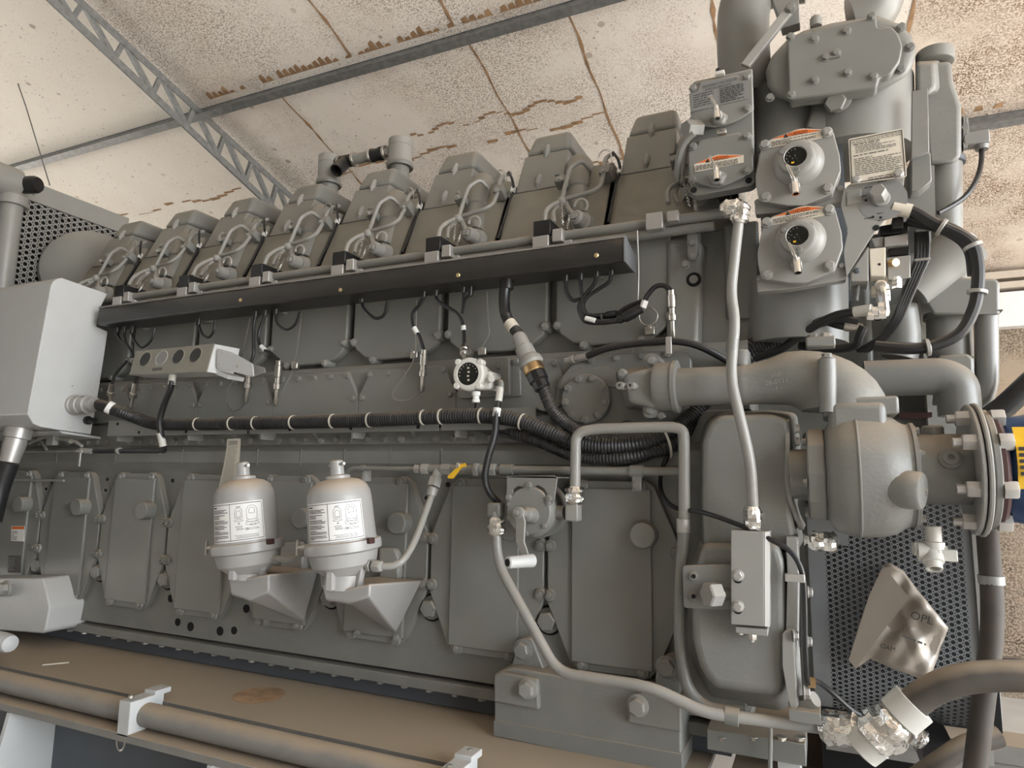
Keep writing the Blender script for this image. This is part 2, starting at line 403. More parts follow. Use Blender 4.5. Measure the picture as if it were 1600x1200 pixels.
# truss
tr = thing('roof_truss', 'galvanised lattice roof truss crossing the ceiling at upper left', 'truss', (TRX, 0, roofz(0)-.3))
def chord(y0, z0, y1, z1, wd=.05): 
    b = M(); a, c = V3((TRX, y0, z0)), V3((TRX, y1, z1)); d = (c-a).normalized(); s_ = d.cross(XA).normalized()
    b.box((a+c)/2, (wd, .012, (c-a).length), (XA, s_, d)); b.box((a+c)/2+XA*(wd/2)+s_*.02, (.008, .05, (c-a).length), (XA, s_, d)); return b
A0, A1 = atx(80, 0, TRX), atx(405, 305, TRX); dA = (A1-A0).normalized()
def botz(y): return A0.z+(y-A0.y)*(A1.z-A0.z)/(A1.y-A0.y)
def topz(y): return roofz(y)-.03
part('top_chord', chord(-2.5, topz(-2.5), 4.1, topz(4.1)), MT['galv'], tr)
part('bottom_chord', chord(-2.5, botz(-2.5), 4.1, botz(4.1), .06), MT['galv'], tr)
webs = [(150, 5, 163, 68), (175, 85, 232, 92), (233, 97, 252, 162), (265, 176, 312, 176), (315, 182, 332, 235), (345, 248, 385, 244), (385, 248, 400, 302)]
for k in range(-6, 12):
    y = A0.y+.28*k+.12
    for (ya, yb, top) in ((y, y+.05, 0), (y+.05, y+.28, 1)):
        a, c = V3((TRX, ya, botz(ya) if not top else topz(ya))), V3((TRX, yb, topz(yb) if not top else botz(yb)))
        if a.y > 4 or c.y > 4: continue
        d = (c-a).normalized(); s_ = d.cross(XA)
        b = M(); b.box((a+c)/2, (.04, .008, (c-a).length), (XA, s_, d)); b.box((a+c)/2+XA*.02, (.006, .03, (c-a).length), (XA, s_, d))
        part('web_bar', b, MT['galv'], tr)
# thin wire hanging at far left
b = M().tube([atx(-4, 40, -5.2), atx(40, 165, -5.2), atx(78, 290, -5.2)], .004, 6)
solo('wire', b, MT['ink_grey'], 'thin dark wire hanging from the ceiling above the radiator', 'wire')
# ---------------------------------------------------------------- engine block
J0, PITCH = -3.776, .48
def JX(n): return J0+PITCH*n
eb = thing('engine_block', 'long grey engine block resting on the dusty skid', 'engine', (-2.2, .6, .735))
XL, XR = -4.35, -.24
def prof(pts, x0, x1): 
    return M().prism([V3((x0, y, z)) for y, z in pts], (x1-x0, 0, 0))
part('crankcase', prof([(0, .86), (0, 1.60), (-.012, 1.625), (-.03, 1.65), (-.03, 1.70), (-.012, 1.725), (.0, 1.73), (.0, 1.83), (.03, 1.84), (1.35, 1.84), (1.35, .86)], XL, XR), MT['paint_block'], eb)
part('base_flange', prof([(-.012, .805), (-.012, .843), (.02, .846), (1.3, .846), (1.3, .805)], XL, XR), MT['paint_block'], eb, bev=.003)
part('upper_block', prof([(.03, 1.84), (.03, 2.055), (.05, 2.075), (.11, 2.085), (.125, 2.5), (1.2, 2.5), (1.2, 1.84)], XL, -.2), MT['paint_block'], eb)
part('oil_pan', prof([(.045, .74), (.045, .806), (1.25, .806), (1.25, .74)], XL+.2, XR-.05), MT['pan_dark'], eb)
# seams between the castings of the band
for x in (46, 88, 180, 233, 285, 402, 470, 538, 690, 610):
    p = at(x, 722, -.03); part('weld_bead', M().box((p.x, -.031, 1.675), (.005, .004, .07)), MT['paint'], eb)
for i in range(44):
    X = -4.15+.0815*i
    bolt(eb, (X, 0, 1.750), OUT, .0122, MT['paint_pale'] if i % 5 == 2 else MT['paint'])
for i in range(24):
    X = at(83, 978, 0).x+i*.112
    bolt(eb, (X, .018, .806), (0, 0, -1), .0145, MT['alu'], name='flange_bolt')
# dark threaded holes and ringed plugs
def hole(x, y, r, Y=0.0, d=.004):
    p = at(x, y, Y); part('drilled_hole', M().lathe(p+V3((0, .002, 0)), OUT, [(r, 0), (r, d)], 16), MT['hole'], eb)
for x, y, r in ((267, 935, .018), (278, 972, .017), (298, 979, .02), (344, 986, .02), (366, 985, .017), (385, 951, .018), (168, 749, .009), (186, 749, .009), (270, 751, .01), (291, 751, .01), (700, 757, .01), (81, 754, .008)):
    hole(x, y, r)
for x, y in ((166, 766), (187, 767), (291, 768), (73, 764), (667, 778), (703, 778), (840, 784), (871, 786), (882, 783)):
    p = at(x, y, 0); b = M().lathe(p+V3((0, .004, 0)), OUT, [(.021, 0), (.021, .007), (.016, .009), (.014, .005), (.008, .005)], 20)
    part('plug', b, MT['paint'], eb)
    b = M().lathe(p, OUT, [(.007, 0), (.007, .006)], 10); part('plug_socket', b, MT['hole'], eb)
# big hex through-bolts in round pockets
for n in range(-1, 7):
    p = V3((JX(n)+.005, 0, 1.105))
    o = M().lathe(p+V3((0, .003, 0)), OUT, [(.052, 0), (.052, .006)], 28); part('pocket', o, MT['hole'], eb)
    bolt(eb, p+V3((.0, -.004, 0)), OUT, .034, MT['paint_cast'], name='through_bolt')

ORD = ['first', 'second', 'third', 'fourth', 'fifth', 'sixth', 'seventh', 'eighth']
DOORLAB = ['crankcase door at far left with two small stickers', 'narrow crankcase door second from the left, beside the stickered door', 'crankcase door third from the left, before the filters', 'crankcase door behind the left oil filter',
           'crankcase door behind the right oil filter', 'crankcase door left of the hand pump, behind the rising oil pipe', 'crankcase door behind the hand pump handle', 'crankcase door at the right end, beside the gear cover']
DOORLAB[5] = 'crankcase door right of the white oil filters, behind their bracket foot'
def make_door():
    c = V3((JX(-.5), 0, 1.28))
    d = thing('crankcase_door', DOORLAB[0], 'engine door', (c.x, 0, .95), 'crankcase doors along the engine side')
    O = lambda pts, Y: [V3((c.x+x, Y, z)) for x, z in pts]
    out = [(-.125, 1.595), (.125, 1.595), (.15, 1.575), (.232, 1.38), (.232, 1.17), (.15, .985), (.125, .96), (-.125, .96), (-.15, .985), (-.232, 1.17), (-.232, 1.38), (-.15, 1.575)]
    b = M().prism(O(out, -.03), (0, .035, 0)); part('plate', b, MT['paint'], d, bev=.003)
    b = M().prism(O([(-.14, 1.57), (.14, 1.57), (.14, .985), (-.14, .985)], -.042), (0, .014, 0)); part('raised_panel', b, MT['paint'], d, bev=.004)
    b = M().cyl((c.x+.12, -.02, 1.42), (c.x+.12, -.085, 1.42), .042, 24); part('boss', b, MT['paint_cast'], d, bev=.004)
    for x, z in ((-.105, 1.577), (.105, 1.577), (.222, 1.365), (.222, 1.195), (.105, .978), (-.105, .978), (-.222, 1.195), (-.222, 1.365)):
        b = M().lathe((c.x+x, -.0, z), OUT, [(.024, 0), (.022, .036), (.019, .04)], 16)
        q = part('bolt_lug', b, MT['paint'], d)
        bolt(d, (c.x+x, -.038, z), OUT, .0115)
    return d
def kids(o): return [c for c in COL.objects if c.parent == o]
def dup(o, off, label=None, group=None, parent=None, ch=None):
    "a copy of a thing with copies of its parts and sub-parts, moved by off"
    r = o.copy(); COL.objects.link(r)
    if parent is None: r.location = o.location+V3(off); LOC[r.name] = LOC[o.name]+V3(off)
    else: r.parent = parent; LOC[r.name] = LOC[parent.name]
    if label: r['label'] = label
    if group: r['group'] = group
    for c in KIDS.get(o.name) or kids(o): dup(c, off, parent=r)
    return r
KIDS = {}
def cachekids(o):
    KIDS[o.name] = kids(o)
    for c in KIDS[o.name]: cachekids(c)
d0 = make_door(); cachekids(d0); doors = [d0]
for i in range(1, 8): doors.append(dup(d0, (PITCH*i, 0, 0), DOORLAB[i]))
# stickers on the first door
st = thing('warning_sticker', 'small white and orange sticker on the leftmost crankcase door', 'sticker', at(28, 843, -.045))
b = M(); poly(b, [(18, 822), (38, 822), (37, 846), (17, 845)], -.0445, -.042); part('paper', b, MT['label_white'], st)
b = M(); poly(b, [(18.5, 822.5), (38, 822.5), (38, 827), (18.5, 827)], -.0450, -.0445); part('orange_band', b, MT['orange'], st)
b = M(); p = at(19, 829, -.0452); textlines(b, p, XA, ZA, .055, .05, 6, random.Random(1)); part('lettering', b, MT['ink_grey'], st)
st = thing('data_plate', 'dark square plate under the orange sticker on the leftmost door', 'plate', at(22, 896, -.045))
b = M(); poly(b, [(13, 868), (33, 868), (32, 895), (12, 895)], -.0445, -.042); part('plate', b, MT['ink_grey'], st)
b = M(); p = at(14, 870, -.0452); textlines(b, p, XA, ZA, .06, .07, 6, random.Random(2)); part('lettering', b, MT['label_grey'], st)

# ---------------------------------------------------------------- cam covers
CAMLAB = ['camshaft cover panel at far left, behind the white control box', 'camshaft cover panel under the four-port gauge box', 'camshaft cover panel with two hanging sensor plugs on its right part', 'camshaft cover panel in the middle with a wire loop above its right end',
          'camshaft cover panel left of the dial transmitter', 'camshaft cover panel behind the dial transmitter']
def make_cam():
    cx = -3.776+.47+.1-.24
    d = thing('cam_cover', CAMLAB[0], 'engine cover', (cx, 0, 1.84), 'camshaft cover panels above the conduit')
    pts = [(-.238, 1.85), (.238, 1.85), (.238, 1.935), (.175, 2.045), (-.175, 2.045), (-.238, 1.935)]
    part('panel', M().prism([V3((cx+x, .008, z)) for x, z in pts], (0, .024, 0)), MT['paint'], d, bev=.003)
    for x, z in ((-.18, 2.025), (-.09, 2.025), (0, 2.025), (.09, 2.025), (.18, 2.025), (-.215, 1.925), (.215, 1.925)):
        bolt(d, (cx+x, .008, z), OUT, .0105)
    return d
c0 = make_cam(); cachekids(c0)
CAM0 = LOC[c0.name].x
for i in range(1, 6): dup(c0, (.4775*i, 0, 0), CAMLAB[i])

# ---------------------------------------------------------------- upper side panels
UPLAB = ['upper side panel at far left behind the white box', 'upper side panel above the gauge box', 'upper side panel right of the gauge box with two hanging sensor cables', 'upper side panel in the middle with one drooping cable above it', 'upper side panel above the wire loop, left of the dial transmitter',
         'upper side panel behind the thick black connector hose', 'upper side panel behind the bundled black plugs at the right end']
def make_up():
    x1 = -3.317; cx = x1-.24
    d = thing('side_panel', UPLAB[0], 'engine panel', (cx, .1, 2.08), 'upper side panels under the cable tray')
    pts = [(-.222, 2.49), (.222, 2.49), (.222, 2.19), (.205, 2.15), (.155, 2.112), (.08, 2.098), (-.08, 2.098), (-.155, 2.112), (-.205, 2.15), (-.222, 2.19)]
    part('panel', M().prism([V3((cx+x, .062, z)) for x, z in pts], (0, .05, 0)), MT['paint'], d, bev=.008, seg=3)
    for x, z in ((-.215, 2.185), (.215, 2.185), (-.11, 2.1), (.11, 2.1)):
        part('bolt_lug', M().lathe((cx+x, .11, z), OUT, [(.022, 0), (.021, .044), (.018, .05)], 16), MT['paint'], d)
        bolt(d, (cx+x, .06, z), OUT, .012, MT['paint_pale'])
    return d
u0 = make_up(); cachekids(u0)
for i in range(1, 7): dup(u0, (PITCH*i, 0, 0), UPLAB[i])
# ---------------------------------------------------------------- cylinder heads (front face leans back)
HY, HZ, HT = .14, 2.555, .46
HN = V3((0, -1, HT)).normalized(); HU = V3((0, HT, 1)).normalized()
def H(x, y, off=0.0): return aton(x, y, HY-off*1.1007, HZ, HT)
def hp(X, z, off=0.0):
    p = V3((X, HY+(z-HZ)*HT, z)); return p+HN*off
def slantbox(x0, x1, z0, z1, yb, off=0.0, tx0=0, tx1=0):
    b = M(); a = [hp(x0, z0, off), hp(x1, z0, off), hp(x1-tx1, z1, off), hp(x0+tx0, z1, off)]
    q = [V3((p.x, yb, p.z)) for p in a]; b.prism(a, (0, 0, 0), q); return b
HEADLAB = ['cylinder head first from the left, just behind the white box', 'second cylinder head from the left', 'third cylinder head from the left, below the end of the roof truss', 'cylinder head carrying the left breather canister',
           'cylinder head carrying the right breather canister', 'cylinder head sixth from the left, right of the breather canisters', 'cylinder head seventh from the left, second from the filter tower', 'tallest looking cylinder head, next to the filter tower']
def make_head():
    XL_ = -1.195
    d = thing('cylinder_head', HEADLAB[6], 'cylinder head', (-.96, .6, 2.5), 'row of eight cylinder heads')
    part('head_body', slantbox(XL_, -.735, 2.5, 2.85, .95), MT['olive'], d, bev=.006)
    part('cover_base', slantbox(-1.178, -.95, 2.851, 3.069, .95, 0, .002, .012), MT['paint'], d, bev=.007, seg=2)
    part('cover_cap', slantbox(-1.176, -.955, 3.071, 3.19, .97, .001, .024, .016), MT['paint'], d, bev=.024, seg=4)
    # rounded pushrod housing at the right of the cover
    a, c = H(906, 262, -.03), H(903, 345, -.02)
    b = M(); b.lathe(a, c-a, [(.02, -.045), (.05, -.03), (.062, 0), (.064, (c-a).length*.5), (.064, (c-a).length*.52), (.058, (c-a).length*.54), (.058, (c-a).length)], 24)
    part('pushrod_housing', b, MT['paint'], d)
    b = M(); b.add([], []); a, c = H(925, 268, -.05), H(922, 300, -.05)
    b.lathe(a, c-a, [(.022, 0), (.022, .03), (.026, .032), (.026, (c-a).length)], 18); part('sleeve', b, MT['paint_pale'], d)
    part('side_plate', slantbox(-.83, -.735, 2.5, 2.93, .5, .004), MT['olive'], d, bev=.004)
    part('back_housing', M().bb((-.955, .5, 2.85), (-.74, .95, 3.0)), MT['paint'], d, bev=.03, seg=3)
    for (x, y) in ((855, 236), (842, 282)):
        p = H(x, y, .0); b = M(); 
        ax = (XA, HU, HN)
        rings = []
        for k in range(9):
            t = -1+2*k/8; r = math.sqrt(max(0, 1-t*t))
            rings.append([p+HU*(t*.046)+XA*(.014*r*math.cos(q*math.pi/5))+HN*(.018*r*math.sin(q*math.pi/5)) for q in range(10)])
        b.ring(rings); b.lathe(p-HU*.02+HN*.006, -HU+HN*.3, [(.008, 0), (.008, .012), (.005, .014)], 10)
        part('cast_lug', b, MT['paint_pale'], d)
    # small bore pipes
    def hpipe(pts, r, name='pipe', mt='paint_pale', fil=.02):
        b = M().tube([H(*q) for q in pts], r, 10, fil=fil); part(name, b, MT[mt], d)
    hpipe([(923, 266, .02), (909, 251, .07), (891, 262, .08), (884, 285, .07), (878, 313, .06)], .0093)
    hpipe([(876, 313, .06), (927, 299, .08), (939, 290, .07), (943, 272, .06), (945, 250, .06), (951, 243, .05), (958, 241, .02)], .0093)
    hpipe([(877, 314, .07), (860, 322, .1), (852, 331, .12), (851, 347, .12)], .0093)
    hpipe([(874, 318, .06), (864, 333, .09), (866, 348, .1)], .009)
    hpipe([(882, 316, .05), (889, 330, .05), (897, 338, .06)], .014)
    b = M(); 
    b.box(H(878, 285, .05), (.05, .035, .05), (XA, HU, HN)); part('pipe_clamp', b, MT['paint'], d, bev=.004)
    b = M(); b.box(H(873, 278, .05), (.02, .015, .05), (XA, HU, HN)); part('clamp_ear', b, MT['paint'], d, bev=.003)
    bolt(d, H(874, 280, .09), HN, .009, MT['paint_pale'])
    b = M(); b.box(H(947, 272, .04), (.045, .045, .06), (XA, HU, HN)); part('pipe_clamp', b, MT['paint'], d, bev=.004)
    bolt(d, H(943, 268, .08), HN, .009, MT['paint_pale'])
    b = M().sph(H(878, 315, .07), .02, 12, 8); part('pipe_union', b, MT['paint_pale'], d)
    # ignition elbow with round cap
    a, c = H(914, 352, .0), H(898, 338, .08)
    b = M(); L_ = (c-a).length; b.lathe(a, c-a, [(.045, 0), (.043, L_*.4), (.034, L_*.45), (.031, L_*.9), (.022, L_), (.014, L_), (.014, L_+.012)], 20)
    part('ignition_elbow', b, MT['paint_pale'], d)
    b = M().tube([H(908, 322, .06)+V3((.028*math.cos(t), 0, .028*math.sin(t))) for t in [k*math.pi/8 for k in range(-2, 9)]], .006, 8); part('elbow_band', b, MT['alu'], d)
    for (x0, y0, x1, y1) in ((877, 318, 879, 352), (890, 335, 886, 358)):
        a, c = H(x0, y0, .1), H(x1, y1, .11); n = 28
        b = M().tube([a.lerp(c, k/n)+V3((.003*math.cos(k*1.6), .003*math.sin(k*1.6), 0)) for k in range(n+1)], .003, 6)
        part('safety_wire', b, MT['wire_steel'], d)
    # cable lying in the gap between two heads
    b = M().tube(smoothpath([H(958, 238, .05), H(966, 250, .05), H(969, 268, .03), H(963, 285, .015), H(956, 320, .012), H(950, 348, .012)]), .006, 8)
    part('cable', b, MT['black'], d)
    b = M(); b.box(H(968, 267, .03), (.016, .03, .016), (XA, HU, HN)); part('cable_tie', b, MT['label_white'], d)
    b = M(); b.tube([H(945, 250, .06)+V3((.03*math.cos(t), 0, .045*math.sin(t))) for t in [k*math.pi/9 for k in range(-1, 9)]], .0028, 6); part('safety_wire', b, MT['wire_steel'], d)
    return d
h7 = make_head(); cachekids(h7)
for i in range(8):
    if i != 6: dup(h7, (.48*(i-6), 0, 0), HEADLAB[i])
# ---------------------------------------------------------------- header pipes with clamp blocks and black boxes
PY = -.0
pA, pB = at(1140, 333, PY), at(887, 367, PY)
zU = (pA.z+pB.z)/2
b = M().cyl((-4.0, PY, zU), (at(1148, 330, PY).x, PY, zU), .0185, 16)
hdr = thing('header_pipe', 'upper one of the two grey pipes along the cylinder heads', 'pipe', (-2, PY, zU), 'twin header pipes below the heads')
part('pipe_run', b, MT['paint'], hdr)
zL = at(1000, 367, PY).z
hdr2 = thing('header_pipe', 'lower one of the two grey pipes along the cylinder heads', 'pipe', (-2, PY, zL), 'twin header pipes below the heads')
part('pipe_run', M().cyl((-4.0, PY+.01, zL), (at(1115, 345, PY).x, PY+.01, zL), .0175, 16), MT['paint'], hdr2)
def make_block(xc, black=True):
    lab = ['black box on the header pipes, second from the white control box', 'small black box on the header pipes at the second head', 'small black box on the header pipes below the third head', 'small black box on the header pipes below the left breather canister', 'small black box on the header pipes below the right breather canister', 'black box on header pipes left of the screw above the tray middle', 'black box on the header pipes nearest the right end of the tray']
blk_px = [(207, 455), (310, 440), (417, 420), (545, 403), (690, 381), (851, 357)]
BLAB = ['small black box on the header pipes closest to the white control box', 'small black box on the header pipes, second from the white control box', 'small black box on the header pipes, third from the white control box',
        'small black box on the header pipes below the left breather canister', 'small black box on the header pipes below the right breather canister', 'largest looking black box on the header pipes, nearest the right end']
CLAB = ['pale square clamp block under the black box closest to the white box', 'pale square clamp block under the second black box from the white box', 'pale square clamp block under the third black box from the white box', 'pale square clamp block under the fourth black box from the left', 'pale square clamp block under the fifth black box from the left', 'pale square clamp block under the rightmost black box']
cx0 = at(847, 357, PY-.03).x
for i in range(6):
    X = cx0-.48*(5-i)
    t = thing('terminal_box', BLAB[i], 'box', (X, PY-.02, zU), 'black boxes on the header pipes')
    part('body', M().bb((X-.035, PY-.035, zU+.0), (X+.035, PY+.1, zU+.062)), MT['black'], t, bev=.003)
    part('screw', M().lathe((X+.035, PY+.03, zU+.03), XA, [(.006, 0), (.006, .002)], 10), MT['zinc'], t)
    t = thing('clamp_block', CLAB[i], 'clamp', (X, PY, zL), 'clamp blocks on the header pipes')
    part('block', M().bb((X-.036, PY-.04, zL-.012), (X+.03, PY+.05, zU-.001)), MT['alu'], t, bev=.003)
    part('end_block', M().bb((X+.045, PY-.04, zL+.004), (X+.085, PY+.03, zU+.018)), MT['alu'], t, bev=.003)
    part('foot', M().bb((X+.085, PY-.02, zL-.02), (X+.115, PY+.03, zL+.012)), MT['alu'], t, bev=.002)
X = cx0+.43
t = thing('clamp_block', 'pale clamp block on the header pipes without a black box, at the last head', 'clamp', (X, PY, zL), 'clamp blocks on the header pipes')
part('block', M().bb((X-.03, PY-.04, zL+.0), (X+.03, PY+.05, zU+.025)), MT['alu'], t, bev=.003)
part('end_block', M().bb((X+.045, PY-.04, zL+.02), (X+.085, PY+.04, zU+.022)), MT['alu'], t, bev=.003)
# ---------------------------------------------------------------- breather canisters on heads four and five
YB = .62
def canister(xc, yt, yb, rpx, lab):
    c = at(xc, yb, YB); top = at(xc, yt, YB); r = rpx*mpp(c); h = top.z-c.z
    t = thing('breather_canister', lab, 'canister', c, 'breather canisters on the heads')
    part('body', M().lathe(c, ZA, [(r*1.0, 0), (r*1.0, h*.7), (r*1.03, h*.71), (r*1.03, h*.98), (r*.95, h)], 28), MT['paint_pale'], t)
    part('base_ring', M().lathe(c-ZA*.018, ZA, [(r*1.1, 0), (r*1.16, .012), (r*1.1, .024)], 28), MT['paint'], t)
    part('neck', M().cyl(c-ZA*.12, c, r*.8), MT['paint'], t)
    return c, r, h
cl, rl, hl = canister(514, 246, 286, 17.5, 'grey breather canister on the left, at the open end of the black tee')
cr, rr_, hr_ = canister(625, 220, 258, 18.5, 'taller placed grey breather canister at the right end of the black tee')
t = thing('breather_pipe', 'black tee and grey pipe joining the two breather canisters', 'pipe', at(560, 250, YB))
z0 = cl.lerp(cr, .5).z+.07
pl_, pr = at(524, 256, YB), at(610, 236, YB); pr.z = pl_.z
dx = pr-pl_
q = lambda f: pl_+dx*f
part('tee', M().cyl(q(.02), q(.38), .036), MT['rubber'], t)
part('tee_branch', M().lathe(q(.2)+V3((0, -.0, 0)), V3((0, -.75, -.85)), [(.036, 0), (.037, .1), (.037, .12), (.03, .12), (.03, .05)], 20), MT['rubber'], t)
for f in (.1, .36, .66, .92): part('hose_clamp', M().lathe(q(f), XA, [(.04, -.008), (.041, -.007), (.041, .007), (.04, .008)], 20), MT['zinc'], t)
part('pipe', M().cyl(q(.36), q(.7), .03), MT['paint_pale'], t)
part('coupling', M().lathe(q(.66), XA, [(.038, 0), (.038, .02), (.035, .03), (.035, .06), (.039, .062), (.039, .1)], 20), MT['rubber'], t)
part('pipe_stub', M().cyl(q(.9), q(1.06), .03), MT['paint_pale'], t)
# ---------------------------------------------------------------- black cable tray
TY = -.12
zt, zb = 2.437, 2.345
tx1 = at(975, 385, TY).x; tx0 = -3.338
tr_ = thing('cable_tray', 'long black cable channel with dusty top edge below the heads', 'cable tray', ((tx0+tx1)/2, TY, zb))
pf = [(TY+.006, zb), (TY, zb+.006), (TY, zt-.012), (TY+.008, zt), (TY+.05, zt), (TY+.05, zt-.006), (TY+.14, zt-.035), (TY+.14, zb)]
part('channel', prof(pf, tx0, tx1), MT['tray_black'], tr_, bev=.002)
part('end_cap', prof([(TY-.004, zb-.002), (TY-.004, zt-.015), (TY+.01, zt+.003), (TY+.09, zt-.018), (TY+.142, zb+.06), (TY+.142, zb-.002)], tx1, tx1+.005), MT['guard'], tr_)
part('dusty_lip', M().bb((tx0, TY-.003, zt-.006), (tx1, TY+.05, zt+.001)), MT['skid'], tr_)
for x, y in ((376, 469), (532, 453), (716, 430), (906, 404), (932, 399), (343, 492)):
    p = at(x, y, TY)
    if y == 492 or x == 906: continue
    bolt(tr_, p, OUT, .0085, MT['gold_screw'], kind='round', name='screw')
for i, X in enumerate((-3.2, -2.74, -2.26, -1.33, -.72)):
    part('support', M().bb((X-.014, TY+.13, zb-.0), (X+.014, .1, zb+.05)), MT['paint_pale'], tr_)
# ---------------------------------------------------------------- skid
sk = thing('skid', 'dusty brown steel skid deck under the engine', 'skid', (-2.3, 0, 0))
DZ = .735; DYF = -.385; SX1 = atz(1112, 1186, DZ).x
part('deck_plate', M().bb((-6, DYF, DZ-.018), (SX1, 1.5, DZ)), MT['skid'], sk)
part('edge_strip', M().bb((-6, DYF-.004, DZ-.045), (SX1, DYF+.02, DZ-.017)), MT['pan_dark'], sk)
zf = at(350, 1187, -.52).z
part('lower_flange', M().bb((-6, -.52, zf-.028), (SX1+.1, -.28, zf)), MT['skid'], sk, bev=.002)
part('web_plate', M().bb((-6, -.33, 0), (SX1, -.3, DZ-.04)), MT['pan_dark'], sk)  # dark colour stands in for the shade under the deck
for k, X in enumerate((-3.02, -1.9, -.9)):
    b = M(); b.prism([V3((X, -.52, zf-.03)), V3((X, -.3, zf-.03)), V3((X, -.3, 0)), V3((X, -.42, 0)), V3((X, -.62, .1))], (-.02, 0, 0)); part('stiffener', b, MT['paint_white'], sk)
p = at(190, 1150, -.5)
part('lifting_ring', M().tube([p+V3((.022*math.cos(t), 0, .03*math.sin(t)-.02)) for t in [k*math.pi/8 for k in range(16)]], .004, 6, closed=True), MT['zinc'], sk)
PYR, PZR = -.45, at(300, 1133, -.45).z
b = M().cyl((-6, PYR, PZR), (.9, PYR, PZR), .042, 20)
solo('rail_pipe', b, MT['skid'], 'long dusty pipe running along the front edge of the skid', 'pipe')
for i, (x, y, lab) in enumerate(((215, 1110, 'white pipe clamp on the skid rail pipe at lower left'), (706, 1196, 'white pipe clamp on the skid rail pipe at the bottom edge of view'))):
    X = at(x, y, PYR).x; t = thing('rail_clamp', lab, 'clamp', (X, PYR, PZR-.05), 'white clamps on the rail pipe')
    part('plate', M().bb((X-.012, PYR-.07, PZR-.06), (X+.05, PYR+.07, PZR+.062)), MT['paint_white'], t, bev=.003)
    part('ear', M().bb((X-.01, PYR+.03, PZR+.055), (X+.05, PYR+.1, PZR+.075)), MT['paint_white'], t, bev=.003)
    for yy in (-.05, .075): bolt(t, (X+.02, PYR+yy, PZR+.068), ZA, .009, MT['zinc'])
b = M(); a, c = atz(66, 1039, DZ+.004), atz(108, 1035, DZ+.004); b.box((a+c)/2, ((c-a).length, .006, .005), ((c-a).normalized(), ZA.cross((c-a).normalized()), ZA))
solo('stick', b, MT['label_cream'], 'small pale wooden stick lying on the dusty skid deck', 'stick')
b = M(); p = atz(405, 1086, DZ+.0015); b.lathe(p, ZA, [(.1, 0), (.1, .0005)], 24)
part('oil_stain', b, MT['stain'], sk)
# feet
ft = thing('engine_mount', 'grey cast engine foot with big hex bolts, right of centre on the skid', 'engine mount', (-.68, -.1, DZ))
Yf = -.13
b = M().prism(rpoly([at(x, y, Yf) for x, y in [(772, 1150), (772, 1052), (800, 1043), (850, 1052), (1010, 1078), (1064, 1098), (1065, 1206)]], .012), (0, .2, 0)); part('body', b, MT['paint_cast'], ft, bev=.006)
b = M(); poly(b, [(771, 1098), (771, 1056), (785, 1050), (840, 1062), (842, 1110)], Yf-.02, Yf+.02); part('pad', b, MT['paint_cast'], ft, bev=.008, seg=3)
b = M(); poly(b, [(981, 1130), (981, 1092), (1010, 1078), (1064, 1100), (1064, 1145)], Yf-.02, Yf+.02); part('pad', b, MT['paint_cast'], ft, bev=.006, seg=3)
b = M(); poly(b, [(771, 1150), (771, 1126), (1066, 1178), (1066, 1212)], Yf-.004, Yf+.18); part('shim', b, MT['paint'], ft, bev=.002)
for (x, y) in ((825, 1076), (997, 1102)): bolt(ft, at(x, y, Yf-.02), OUT, .026, MT['paint_pale'], name='foot_bolt')
b = M(); b.prism(rpoly([at(x, y, -.08) for x, y in [(795, 1052), (803, 1028), (804, 1000), (830, 996), (838, 1015), (852, 1052)]], .02), (0, .08, 0)); part('lug', b, MT['paint_cast'], ft, bev=.006)
b = M(); b.prism(rpoly([at(x, y, -.08) for x, y in [(1022, 1072), (1028, 1032), (1050, 1024), (1062, 1040), (1064, 1090)]], .02), (0, .08, 0)); part('lug', b, MT['paint_cast'], ft, bev=.006)
for (x, y) in ((818, 1015), (1042, 1042)): bolt(ft, at(x, y, -.08), OUT, .027, MT['paint_cast'], name='foot_bolt')
for (x, y) in ((936, 1040), (904, 1045)): bolt(eb, at(x, y, -.0), OUT, .02, MT['paint'], name='plug_bolt')
fl = thing('engine_mount', 'pale engine foot at the far left edge, below the stickers', 'engine mount', (-3.9, -.1, DZ))
Yf2 = -.17
b = M().prism(rpoly([at(x, y, Yf2) for x, y in [(-140, 905), (66, 903), (72, 925), (77, 950), (70, 985), (66, 990), (-140, 975)]], .012), (0, .2, 0)); part('body', b, MT['paint_white'], fl, bev=.01, seg=3)
b = M().prism([at(x, y, Yf2-.02) for x, y in [(-140, 912), (14, 914), (12, 932), (-140, 930)]], (0, .05, 0)); part('pad', b, MT['paint_cast'], fl, bev=.006)
bolt(fl, at(10, 919, Yf2-.02), OUT, .03, MT['paint_pale'], name='foot_bolt')
b = M(); a = at(12, 1005, -.4); b.lathe(a, V3((-1, 0, .05)), [(.01, -.03), (.035, -.02), (.04, 0), (.04, .4)], 18); 
solo('pipe_stub', b, MT['paint_white'], 'rounded white pipe end at the left edge above the skid rail', 'pipe')

